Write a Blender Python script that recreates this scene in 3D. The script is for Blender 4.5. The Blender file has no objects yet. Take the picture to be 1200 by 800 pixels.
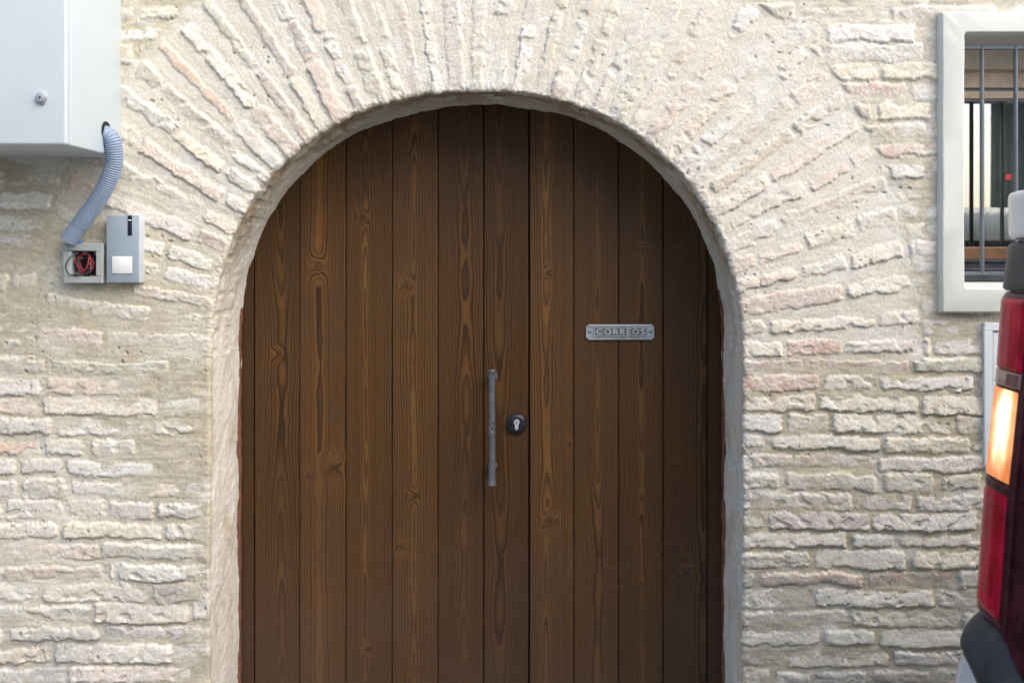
import bpy, bmesh, math, random
import numpy as np
from mathutils import Vector, Matrix

# ------------------------------------------------------------------ camera, sky, sun, exposure
SC = bpy.context.scene
COL = SC.collection
S, D, VX, VY, ZC = 0.00208, 2.4, 620.0, 300.0, 1.5      # metres per photo pixel on the wall plane, camera distance, vanishing point

def P(px, py, Y=0.0):
    k = S * (D + Y) / D
    return (px - VX) * k, ZC - (py - VY) * k

cam_d = bpy.data.cameras.new("camera")
cam = bpy.data.objects.new("camera", cam_d); COL.objects.link(cam)
cam.location = (0, -D, ZC); cam.rotation_euler = (math.radians(90), 0, 0)
cam_d.sensor_width = 36.0; cam_d.lens = 36.0 * D / (1200 * S)
cam_d.shift_x = (600 - VX) / 1200.0; cam_d.shift_y = -(400 - VY) / 1200.0
cam_d.clip_start = 0.05; cam_d.clip_end = 500
cam_d.dof.use_dof = True; cam_d.dof.focus_distance = D + 0.1; cam_d.dof.aperture_fstop = 5.0
SC.camera = cam

SUN_DIR = Vector((0.56, -0.45, 0.69)).normalized()
SUN_EL = math.asin(SUN_DIR.z)
SUN_ROT = math.atan2(SUN_DIR.x, SUN_DIR.y)
w = bpy.data.worlds.new("World"); SC.world = w; w.use_nodes = True
wn = w.node_tree
bg = wn.nodes["Background"]; bg.inputs["Strength"].default_value = 0.15
sky = wn.nodes.new("ShaderNodeTexSky"); sky.sky_type = 'NISHITA'; sky.sun_disc = False
sky.sun_elevation = SUN_EL; sky.sun_rotation = SUN_ROT
sky.air_density = 1.0; sky.dust_density = 3.0; sky.ozone_density = 0.75
wn.links.new(sky.outputs[0], bg.inputs[0])
sun_d = bpy.data.lights.new("sun", 'SUN'); sun_d.energy = 1.15; sun_d.angle = math.radians(100); sun_d.color = (1.0, 0.945, 0.865)
sun = bpy.data.objects.new("sun", sun_d); COL.objects.link(sun)
sun.rotation_euler = SUN_DIR.to_track_quat('Z', 'Y').to_euler(); sun.location = (4, -3, 6)

SC.view_settings.view_transform = 'Standard'; SC.view_settings.look = 'None'
SC.view_settings.exposure = 1.10; SC.view_settings.gamma = 1.0; SC.view_settings.use_curve_mapping = False
SC.render.engine = 'CYCLES'
SC.cycles.use_denoising = True
SC.cycles.max_bounces = 8; SC.cycles.diffuse_bounces = 4; SC.cycles.glossy_bounces = 4

# ------------------------------------------------------------------ helpers
rng = np.random.default_rng(11)
random.seed(4)

def tag(o, label=None, cat=None, group=None, kind=None):
    if label: o["label"] = label
    if cat: o["category"] = cat
    if group: o["group"] = group
    if kind: o["kind"] = kind
    return o

def empty(name, loc):
    o = bpy.data.objects.new(name, None); COL.objects.link(o); o.location = loc
    o.empty_display_size = 0.1
    return o

def link_mesh(name, me, mat, parent=None):
    o = bpy.data.objects.new(name, me); COL.objects.link(o)
    if mat is not None: me.materials.append(mat)
    if parent is not None:
        o.parent = parent
        o.matrix_parent_inverse = Matrix.Translation(parent_world(parent)).inverted()
    return o

def parent_world(p):
    v = Vector(p.location)
    q = p.parent
    if q is not None and p.type != 'EMPTY':
        return Vector((0, 0, 0)) if True else v
    return v

def obj(name, bm, mat, parent=None, smooth=False):
    bmesh.ops.recalc_face_normals(bm, faces=bm.faces[:])
    me = bpy.data.meshes.new(name); bm.to_mesh(me); bm.free()
    if smooth:
        me.polygons.foreach_set("use_smooth", [True] * len(me.polygons))
        me.set_sharp_from_angle(angle=math.radians(smooth if smooth is not True else 40))
    o = bpy.data.objects.new(name, me); COL.objects.link(o)
    me.materials.append(mat)
    if parent is not None:
        o.parent = parent
        bpy.context.view_layer.update()
        o.matrix_parent_inverse = parent.matrix_world.inverted()
    return o

def add_box(bm, x0, x1, y0, y1, z0, z1, bevel=0.0, seg=2):
    vs = [bm.verts.new((x, y, z)) for x in (x0, x1) for y in (y0, y1) for z in (z0, z1)]
    idx = [(0, 1, 3, 2), (4, 6, 7, 5), (0, 4, 5, 1), (2, 3, 7, 6), (0, 2, 6, 4), (1, 5, 7, 3)]
    fs = [bm.faces.new([vs[i] for i in f]) for f in idx]
    if bevel > 0:
        es = list({e for f in fs for e in f.edges})
        bmesh.ops.bevel(bm, geom=es, offset=bevel, segments=seg, affect='EDGES', profile=0.5)

def box(x0, x1, y0, y1, z0, z1, bevel=0.0, seg=2):
    bm = bmesh.new(); add_box(bm, x0, x1, y0, y1, z0, z1, bevel, seg); return bm

def add_tube(bm, pts, rad, n=12, caps=True):
    pts = [Vector(p) for p in pts]
    m = len(pts)
    rads = rad if hasattr(rad, '__len__') else [rad] * m
    t0 = (pts[1] - pts[0]).normalized()
    ref = Vector((0, 0, 1)) if abs(t0.z) < 0.9 else Vector((1, 0, 0))
    nrm = t0.cross(ref).normalized()
    rings = []
    for i, p in enumerate(pts):
        t = (pts[min(i + 1, m - 1)] - pts[max(i - 1, 0)]).normalized()
        nrm = (nrm - t * nrm.dot(t)).normalized()
        b = t.cross(nrm)
        rings.append([bm.verts.new(p + (nrm * math.cos(a) + b * math.sin(a)) * rads[i]) for a in [2 * math.pi * k / n for k in range(n)]])
    for i in range(m - 1):
        for k in range(n):
            bm.faces.new((rings[i][k], rings[i][(k + 1) % n], rings[i + 1][(k + 1) % n], rings[i + 1][k]))
    if caps:
        bm.faces.new(rings[0][::-1]); bm.faces.new(rings[-1])

def catmull(pts, step):
    pts = [Vector(p) for p in pts]
    q = [pts[0] * 2 - pts[1]] + pts + [pts[-1] * 2 - pts[-2]]
    out = []
    for i in range(1, len(q) - 2):
        n = max(2, int((q[i + 1] - q[i]).length / step))
        for k in range(n):
            t = k / n
            out.append(0.5 * ((2 * q[i]) + (q[i + 1] - q[i - 1]) * t + (2 * q[i - 1] - 5 * q[i] + 4 * q[i + 1] - q[i + 2]) * t * t
                              + (3 * q[i] - q[i - 1] - 3 * q[i + 1] + q[i + 2]) * t ** 3))
    out.append(q[-2])
    return out

def add_prism_y(bm, poly, y0, y1, bevel=0.0):
    """polygon of (x, z) extruded from y0 to y1"""
    a = [bm.verts.new((x, y0, z)) for x, z in poly]
    b = [bm.verts.new((x, y1, z)) for x, z in poly]
    f0 = bm.faces.new(a); bm.faces.new(b[::-1])
    n = len(poly)
    for i in range(n):
        bm.faces.new((a[i], b[i], b[(i + 1) % n], a[(i + 1) % n]))
    if bevel > 0:
        bmesh.ops.bevel(bm, geom=list(f0.edges), offset=bevel, segments=2, affect='EDGES', profile=0.5)

def disc_poly(cx, cz, r, n=32):
    return [(cx + r * math.cos(2 * math.pi * k / n), cz + r * math.sin(2 * math.pi * k / n)) for k in range(n)]

def grid_mesh(name, co, nu, nv, keep=None):
    """co (nu*nv,3); quads; keep: boolean per quad"""
    i = np.arange((nu - 1) * (nv - 1))
    a = (i // (nv - 1)) * nv + i % (nv - 1)
    q = np.stack([a, a + nv, a + nv + 1, a + 1], 1)
    if keep is not None: q = q[keep]
    me = bpy.data.meshes.new(name)
    me.vertices.add(len(co)); me.vertices.foreach_set("co", co.astype(np.float32).ravel())
    me.loops.add(q.size); me.loops.foreach_set("vertex_index", q.astype(np.int32).ravel())
    me.polygons.add(len(q)); me.polygons.foreach_set("loop_start", np.arange(0, q.size, 4, dtype=np.int32))
    try: me.polygons.foreach_set("loop_total", np.full(len(q), 4, dtype=np.int32))
    except Exception: pass
    me.update(calc_edges=True)
    me.polygons.foreach_set("use_smooth", np.ones(len(q), dtype=bool))
    return me

_perm = rng.permutation(256); _perm = np.concatenate([_perm, _perm])
_ga = rng.uniform(0, 2 * np.pi, 256); _gx = np.cos(_ga).astype(np.float32); _gy = np.sin(_ga).astype(np.float32)
def pn(x, y, seed=0):
    x = x + seed * 17.31; y = y + seed * 9.77
    xi = np.floor(x).astype(np.int64); yi = np.floor(y).astype(np.int64)
    fx = (x - xi).astype(np.float32); fy = (y - yi).astype(np.float32)
    u = fx * fx * fx * (fx * (fx * 6 - 15) + 10); v = fy * fy * fy * (fy * (fy * 6 - 15) + 10)
    def g(ix, iy, dx, dy):
        h = _perm[_perm[ix & 255] + (iy & 255)]
        return _gx[h] * dx + _gy[h] * dy
    a = g(xi, yi, fx, fy); b = g(xi + 1, yi, fx - 1, fy)
    c = g(xi, yi + 1, fx, fy - 1); d = g(xi + 1, yi + 1, fx - 1, fy - 1)
    return 1.5 * ((a + (b - a) * u) * (1 - v) + (c + (d - c) * u) * v)
def fbm(x, y, o=3, seed=0, gain=0.5):
    s = 0; a = 1; t = 0
    for k in range(o):
        s = s + a * pn(x * 2 ** k, y * 2 ** k, seed + k); t += a; a *= gain
    return s / t
def sst(a, b, x):
    t = np.clip((x - a) / (b - a), 0, 1); return t * t * (3 - 2 * t)
def mixc(c, col, f):
    return c + (np.asarray(col, dtype=np.float32) - c) * f[:, None]

# ------------------------------------------------------------------ materials
def new_mat(name):
    m = bpy.data.materials.new(name); m.use_nodes = True
    nt = m.node_tree; b = nt.nodes["Principled BSDF"]
    return m, nt, b
def N(nt, t, **kw):
    n = nt.nodes.new(t)
    for k, v in kw.items(): setattr(n, k, v)
    return n
def math_n(nt, op, a, b=None, c=None):
    n = nt.nodes.new("ShaderNodeMath"); n.operation = op
    for i, v in enumerate((a, b, c)):
        if v is None: continue
        if isinstance(v, (int, float)): n.inputs[i].default_value = v
        else: nt.links.new(v, n.inputs[i])
    return n.outputs[0]
def maprange(nt, v, a, b, c, d, smooth=False):
    n = nt.nodes.new("ShaderNodeMapRange")
    if smooth: n.interpolation_type = 'SMOOTHSTEP'
    nt.links.new(v, n.inputs[0])
    for i, x in enumerate((a, b, c, d)): n.inputs[1 + i].default_value = x
    return n.outputs[0]
def mixrgb(nt, f, a, b, mode='MIX'):
    n = nt.nodes.new("ShaderNodeMix"); n.data_type = 'RGBA'; n.blend_type = mode
    for i, v in ((0, f), (6, a), (7, b)):
        if isinstance(v, (int, float)): n.inputs[i].default_value = v
        elif isinstance(v, tuple): n.inputs[i].default_value = (*v, 1)
        else: nt.links.new(v, n.inputs[i])
    return n.outputs[2]
def noise(nt, vec, scale, detail=3, rough=0.55):
    n = nt.nodes.new("ShaderNodeTexNoise"); n.inputs["Scale"].default_value = scale
    n.inputs["Detail"].default_value = detail; n.inputs["Roughness"].default_value = rough
    nt.links.new(vec, n.inputs["Vector"]); return n.outputs[0]
def objco(nt):
    return N(nt, "ShaderNodeTexCoord").outputs["Object"]
def scaled(nt, vec, sc):
    n = N(nt, "ShaderNodeMapping"); n.inputs["Scale"].default_value = sc
    nt.links.new(vec, n.inputs["Vector"]); return n.outputs[0]
def bump(nt, b, h, strength, dist):
    n = N(nt, "ShaderNodeBump"); n.inputs["Strength"].default_value = strength; n.inputs["Distance"].default_value = dist
    nt.links.new(h, n.inputs["Height"]); nt.links.new(n.outputs[0], b.inputs["Normal"]); return n

def simple(name, col, rough=0.5, metal=0.0, var=0.12, scale=30, bstr=0.08, bscale=200, mottle=None, coat=0.0):
    m, nt, b = new_mat(name)
    co = objco(nt)
    n1 = noise(nt, co, scale, 4)
    f = maprange(nt, n1, 0.3, 0.7, 0, 1)
    lo = tuple(c * (1 - var) for c in col); hi = tuple(min(1, c * (1 + var)) for c in col)
    c = mixrgb(nt, f, lo, hi)
    if mottle:  # patches of dirt colour over the base
        n3 = noise(nt, co, scale * 0.35, 6, 0.7)
        c = mixrgb(nt, math_n(nt, 'MULTIPLY', maprange(nt, n3, 0.5, 0.75, 0, 1, True), mottle[1]), c, mottle[0])
    nt.links.new(c, b.inputs["Base Color"])
    n2 = noise(nt, co, bscale, 3)
    nt.links.new(maprange(nt, n1, 0.2, 0.8, max(0.02, rough - 0.08), min(1, rough + 0.08)), b.inputs["Roughness"])
    b.inputs["Metallic"].default_value = metal
    b.inputs["Coat Weight"].default_value = coat
    if bstr: bump(nt, b, n2, bstr, 0.001)
    return m

def mat_wall():
    m, nt, b = new_mat("brick_and_lime_mortar")
    at = N(nt, "ShaderNodeAttribute", attribute_name="Col")
    co = objco(nt)
    n1 = noise(nt, co, 160, 4, 0.65)
    n2 = noise(nt, co, 620, 2, 0.6)
    f = math_n(nt, 'ADD', maprange(nt, n1, 0.28, 0.72, 0.80, 1.15), maprange(nt, n2, 0.25, 0.75, -0.11, 0.11))
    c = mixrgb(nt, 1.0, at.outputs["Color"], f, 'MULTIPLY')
    # small dark pits and grains of sand
    v = N(nt, "ShaderNodeTexVoronoi"); v.inputs["Scale"].default_value = 210; nt.links.new(co, v.inputs["Vector"])
    n3 = noise(nt, co, 14, 3, 0.6)
    pit = math_n(nt, 'MULTIPLY', maprange(nt, v.outputs["Distance"], 0.10, 0.22, 1, 0), maprange(nt, n3, 0.52, 0.66, 0, 0.55))
    c = mixrgb(nt, pit, c, (0.20, 0.165, 0.13))
    nt.links.new(c, b.inputs["Base Color"])
    b.inputs["Roughness"].default_value = 0.93; b.inputs["Specular IOR Level"].default_value = 0.2
    h = math_n(nt, 'ADD', math_n(nt, 'MULTIPLY', n1, 1.0), math_n(nt, 'MULTIPLY', n2, 0.45))
    h = math_n(nt, 'SUBTRACT', h, math_n(nt, 'MULTIPLY', pit, 1.2))
    bump(nt, b, h, 0.55, 0.0022)
    return m

def mat_wood():
    m, nt, b = new_mat("stained_pine")
    co = objco(nt)
    ring = N(nt, "ShaderNodeAttribute", attribute_name="ring").outputs["Fac"]
    tone = N(nt, "ShaderNodeAttribute", attribute_name="tone").outputs["Fac"]
    dark = N(nt, "ShaderNodeAttribute", attribute_name="knot").outputs["Fac"]
    gx = scaled(nt, co, (1, 1, 0.035))
    fine = noise(nt, gx, 900, 3, 0.6)
    mid = noise(nt, gx, 160, 3, 0.6)
    big = noise(nt, scaled(nt, co, (1, 1, 0.3)), 9, 3, 0.55)
    jag = noise(nt, scaled(nt, co, (1, 1, 0.35)), 75, 2, 0.5)
    r = math_n(nt, 'ADD', ring, math_n(nt, 'ADD', math_n(nt, 'MULTIPLY', mid, 0.40), math_n(nt, 'MULTIPLY', jag, 0.40)))
    fr = math_n(nt, 'FRACT', r)
    late = math_n(nt, 'MULTIPLY', maprange(nt, fr, 0.25, 0.86, 0, 1, True), maprange(nt, fr, 0.90, 1.0, 1, 0, True))
    # every ring its own strength
    wn_ = N(nt, "ShaderNodeTexWhiteNoise", noise_dimensions='1D'); nt.links.new(math_n(nt, 'FLOOR', r), wn_.inputs["W"])
    late = math_n(nt, 'MULTIPLY', late, maprange(nt, wn_.outputs["Value"], 0, 1, 0.50, 1.0))
    heart = N(nt, "ShaderNodeAttribute", attribute_name="heart").outputs["Fac"]
    late = math_n(nt, 'MULTIPLY', late, maprange(nt, heart, 0, 1, 0.88, 1.0))
    c = mixrgb(nt, late, mixrgb(nt, heart, (0.106, 0.0505, 0.0165), (0.186, 0.088, 0.0265)), (0.015, 0.0088, 0.0052))
    c = mixrgb(nt, maprange(nt, big, 0.40, 0.70, 0.0, 0.50, True), c, (0.062, 0.032, 0.0145))
    c = mixrgb(nt, math_n(nt, 'MULTIPLY', dark, 0.8), c, (0.030, 0.014, 0.008))
    f = math_n(nt, 'MULTIPLY', tone, maprange(nt, fine, 0.25, 0.75, 0.72, 1.22))
    c = mixrgb(nt, 1.0, c, f, 'MULTIPLY')
    # dust, a painted purple sheen, and splashes low on the door
    sep = N(nt, "ShaderNodeSeparateXYZ"); nt.links.new(co, sep.inputs[0])
    zf = maprange(nt, sep.outputs[2], 0.28, 0.98, 1, 0, True)
    dn = noise(nt, co, 5, 5, 0.6)
    dust_sheen = math_n(nt, 'MULTIPLY', zf, maprange(nt, dn, 0.3, 0.75, 0.12, 0.40))
    c = mixrgb(nt, dust_sheen, c, (0.108, 0.076, 0.066))
    v = N(nt, "ShaderNodeTexVoronoi"); v.inputs["Scale"].default_value = 120; nt.links.new(co, v.inputs["Vector"])
    zs = math_n(nt, 'MULTIPLY', maprange(nt, sep.outputs[2], 0.50, 0.66, 0, 1, True), maprange(nt, sep.outputs[2], 0.68, 0.82, 1, 0, True))
    zs = math_n(nt, 'MULTIPLY', zs, maprange(nt, sep.outputs[0], -0.08, 0.05, 0.05, 1, True))
    sp = math_n(nt, 'MULTIPLY', maprange(nt, v.outputs["Distance"], 0.16, 0.30, 1, 0), maprange(nt, noise(nt, co, 38, 3), 0.40, 0.62, 0, 0.34))
    c = mixrgb(nt, math_n(nt, 'MULTIPLY', sp, zs), c, (0.30, 0.25, 0.20))
    nt.links.new(c, b.inputs["Base Color"])
    nt.links.new(maprange(nt, math_n(nt, 'ADD', big, dust_sheen), 0.3, 0.9, 0.36, 0.56), b.inputs["Roughness"])
    b.inputs["Specular IOR Level"].default_value = 0.24
    h = math_n(nt, 'ADD', math_n(nt, 'MULTIPLY', late, 0.6), math_n(nt, 'MULTIPLY', fine, 0.6))
    bump(nt, b, h, 0.28, 0.0009)
    return m

def emis(name, col, s, col2=None):
    m, nt, b = new_mat(name)
    co = objco(nt)
    n1 = noise(nt, scaled(nt, co, (1, 1, 0.25)), 60, 3)
    c = mixrgb(nt, maprange(nt, n1, 0.35, 0.65, 0, 1, True), col, col2 or col)
    nt.links.new(c, b.inputs["Emission Color"]); b.inputs["Emission Strength"].default_value = s
    nt.links.new(c, b.inputs["Base Color"]); b.inputs["Roughness"].default_value = 0.15
    return m

M = {}
M["wall"] = mat_wall(); M["wood"] = mat_wood()
M["red_primer"] = simple("red_brown_sealant", (0.17, 0.075, 0.05), 0.8, var=0.25)
M["black"] = simple("dark_backing", (0.012, 0.010, 0.009), 0.9)
M["iron"] = simple("forged_grey_iron", (0.15, 0.172, 0.19), 0.36, 0.5, var=0.18, scale=40, bstr=0.2, bscale=120)
M["escut"] = simple("black_lacquered_metal", (0.022, 0.026, 0.034), 0.3, 0.3, bscale=300, bstr=0.15)
M["steel"] = simple("satin_steel", (0.66, 0.65, 0.63), 0.33, 0.5)
M["alu"] = simple("weathered_aluminium", (0.42, 0.45, 0.48), 0.40, 0.4, var=0.2, scale=70, bstr=0.3, bscale=240, mottle=((0.2, 0.18, 0.17), 0.5))
M["alu_d"] = simple("dull_aluminium", (0.17, 0.185, 0.20), 0.5, 0.4, var=0.15, scale=90, bstr=0.15)
M["cab"] = simple("powder_coated_steel", (0.54, 0.62, 0.665), 0.34, 0.0, var=0.025, scale=6, bstr=0.06, bscale=700, mottle=((0.55, 0.56, 0.54), 0.35))
M["conduit"] = simple("blue_grey_pvc", (0.25, 0.325, 0.45), 0.42, var=0.08)
M["box"] = simple("grey_beige_plastic", (0.35, 0.38, 0.375), 0.55, var=0.08, mottle=((0.36, 0.34, 0.29), 0.5))
M["inter"] = simple("grey_blue_plastic", (0.29, 0.355, 0.41), 0.5, var=0.05)
M["inter_side"] = simple("pale_grey_plastic", (0.50, 0.53, 0.55), 0.5, var=0.05)
M["white_pl"] = simple("white_translucent_plastic", (0.74, 0.76, 0.75), 0.35, var=0.05)
M["black_pl"] = simple("black_plastic", (0.012, 0.016, 0.026), 0.25)
M["grey_mark"] = simple("grey_print", (0.30, 0.33, 0.36), 0.6)
M["blue_pl"] = simple("blue_plastic", (0.02, 0.13, 0.42), 0.4)
M["wire_red"] = simple("red_wire", (0.30, 0.025, 0.04), 0.4)
M["wire_blk"] = simple("black_wire", (0.014, 0.015, 0.022), 0.4)
M["wire_brn"] = simple("brown_wire", (0.09, 0.055, 0.045), 0.5)
M["box_in"] = simple("box_interior", (0.045, 0.035, 0.028), 0.8)  # shade of a deeper box put into the dark brown
M["surround"] = simple("painted_render", (0.63, 0.645, 0.60), 0.75, var=0.05, scale=14, bstr=0.35, bscale=120, mottle=((0.52, 0.51, 0.46), 0.5))
M["bars"] = simple("grey_painted_iron", (0.13, 0.15, 0.175), 0.4, 0.3, var=0.15)
M["win_wood"] = simple("varnished_brown_window_wood", (0.17, 0.085, 0.042), 0.35, var=0.3, scale=24)
M["win_tan"] = simple("pale_tan_window_wood", (0.46, 0.35, 0.255), 0.5, var=0.2, scale=24)  # paler tan wood for the head rail
M["win_dark"] = simple("dark_window_frame", (0.055, 0.060, 0.075), 0.35, var=0.2)
M["win_pale"] = simple("pale_shutter_box", (0.50, 0.44, 0.36), 0.6, var=0.12)
M["curtain"] = simple("grey_green_curtain", (0.40, 0.44, 0.39), 0.9, var=0.2, scale=12)
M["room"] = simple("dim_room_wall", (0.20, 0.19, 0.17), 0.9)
M["stick"] = simple("red_sticker", (0.55, 0.03, 0.05), 0.5)
M["meter"] = simple("white_meter_door", (0.67, 0.715, 0.75), 0.4, var=0.03, scale=8, mottle=((0.55, 0.56, 0.55), 0.3))
M["van"] = simple("white_van_paint", (0.66, 0.70, 0.74), 0.22, var=0.03, coat=0.5, scale=7, bstr=0.0, mottle=((0.5, 0.49, 0.46), 0.35))
M["trim"] = simple("black_bumper_plastic", (0.028, 0.036, 0.048), 0.5, var=0.35, scale=22, bstr=0.3, bscale=500, mottle=((0.075, 0.085, 0.10), 0.8))
M["red_lens"] = simple("red_lamp_lens", (0.45, 0.0015, 0.030), 0.22, var=0.45, scale=22, coat=0.0, bstr=0.1, bscale=90, mottle=((0.16, 0.015, 0.03), 0.4))
M["smoke_lens"] = simple("dusty_dark_red_lens", (0.050, 0.010, 0.020), 0.30, var=0.5, scale=20, coat=0.0, bstr=0.1, bscale=90, mottle=((0.085, 0.040, 0.055), 0.8))
M["clear_lens"] = simple("clear_lamp_lens", (0.24, 0.12, 0.12), 0.15, var=0.25, scale=40, coat=0.6)
def mat_lit():
    m, nt, b = new_mat("lit_amber_lamp")
    g = N(nt, "ShaderNodeNewGeometry").outputs["Position"]
    sub = N(nt, "ShaderNodeVectorMath", operation='SUBTRACT'); nt.links.new(g, sub.inputs[0]); sub.inputs[1].default_value = (vx(1173), -0.60 - SH, vz(497))
    mul = N(nt, "ShaderNodeVectorMath", operation='MULTIPLY'); nt.links.new(sub.outputs[0], mul.inputs[0]); mul.inputs[1].default_value = (1.0, 1.0, 0.56)
    ln = N(nt, "ShaderNodeVectorMath", operation='LENGTH'); nt.links.new(mul.outputs[0], ln.inputs[0])
    wob = noise(nt, scaled(nt, g, (1, 1, 0.4)), 40, 1)
    d = math_n(nt, 'ADD', ln.outputs["Value"], maprange(nt, wob, 0.3, 0.7, -0.006, 0.006))
    f = maprange(nt, d, 0.022, 0.056, 1, 0, True)
    c = mixrgb(nt, f, (1.0, 0.26, 0.07), (1.0, 0.74, 0.46))
    nt.links.new(c, b.inputs["Emission Color"]); nt.links.new(maprange(nt, f, 0, 1, 0.30, 1.25), b.inputs["Emission Strength"])
    b.inputs["Base Color"].default_value = (0.55, 0.25, 0.10, 1); b.inputs["Roughness"].default_value = 0.15
    return m
M["tyre"] = simple("tyre_rubber", (0.02, 0.02, 0.02), 0.85)
M["rim"] = simple("grey_wheel_rim", (0.4, 0.41, 0.42), 0.35, 0.8)
def glass(name, tint, rough=0.0):
    m, nt, b = new_mat(name)
    b.inputs["Base Color"].default_value = (*tint, 1); b.inputs["Roughness"].default_value = rough
    b.inputs["Transmission Weight"].default_value = 1.0; b.inputs["IOR"].default_value = 2.4
    # old panes are never quite flat
    co = objco(nt); bump(nt, b, noise(nt, co, 5, 1), 0.02, 0.002)
    return m
M["glass"] = glass("window_glass", (0.80, 0.86, 0.84))
M["dark_glass"] = simple("van_tinted_glass", (0.012, 0.014, 0.016), 0.05, coat=0.5, bstr=0)

# ------------------------------------------------------------------ ground
def sheet(name, x0, x1, y0, y1, z, mat, kind):
    bm = bmesh.new()
    bm.faces.new([bm.verts.new(p) for p in ((x0, y0, z), (x1, y0, z), (x1, y1, z), (x0, y1, z))])
    return tag(obj(name, bm, mat), kind=kind)
def mat_asphalt():
    m, nt, b = new_mat("worn_asphalt"); co = objco(nt)
    n1 = noise(nt, co, 2, 5, 0.6); n2 = noise(nt, co, 140, 3)
    c = mixrgb(nt, maprange(nt, n1, 0.3, 0.7, 0, 1), (0.075, 0.073, 0.07), (0.15, 0.145, 0.135))
    c = mixrgb(nt, maprange(nt, n2, 0.4, 0.7, 0, 0.5), c, (0.22, 0.21, 0.20))
    nt.links.new(c, b.inputs["Base Color"]); b.inputs["Roughness"].default_value = 0.9
    bump(nt, b, n2, 0.6, 0.004); return m
def mat_paving():
    m, nt, b = new_mat("stone_paving"); co = objco(nt)
    br = N(nt, "ShaderNodeTexBrick"); br.inputs["Scale"].default_value = 2.5
    br.inputs["Color1"].default_value = (0.30, 0.285, 0.26, 1); br.inputs["Color2"].default_value = (0.36, 0.34, 0.31, 1)
    br.inputs["Mortar"].default_value = (0.18, 0.17, 0.155, 1); br.inputs["Mortar Size"].default_value = 0.012
    nt.links.new(co, br.inputs["Vector"])
    c = mixrgb(nt, maprange(nt, noise(nt, co, 12, 5), 0.3, 0.7, 0, 0.4), br.outputs["Color"], (0.22, 0.20, 0.18))
    nt.links.new(c, b.inputs["Base Color"]); b.inputs["Roughness"].default_value = 0.85
    bump(nt, b, noise(nt, co, 90, 3), 0.4, 0.003); return m
sheet("ground", -200, 200, -200, 200, -0.13, simple("dry_earth", (0.24, 0.21, 0.17), 0.95), "structure")
sheet("road", -40, 40, -6.2, -0.42, -0.12, mat_asphalt(), "structure")
bm = box(-40, 40, -0.42, 0.6, -0.2, 0.0, 0.012); tag(obj("pavement", bm, mat_paving()), kind="structure")

# ------------------------------------------------------------------ the brick wall: one continuous relief surface wrapped round the arched opening
ACX, AZ, AR, AN = -0.128, 1.252, 0.65, 2.2          # opening: centre, springing height, half width, roundness
REV = 0.262                                           # depth of the reveal
def r_in(th):
    return AR / (np.abs(np.cos(th)) ** AN + np.abs(np.sin(th)) ** AN) ** (1 / AN)

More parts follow.
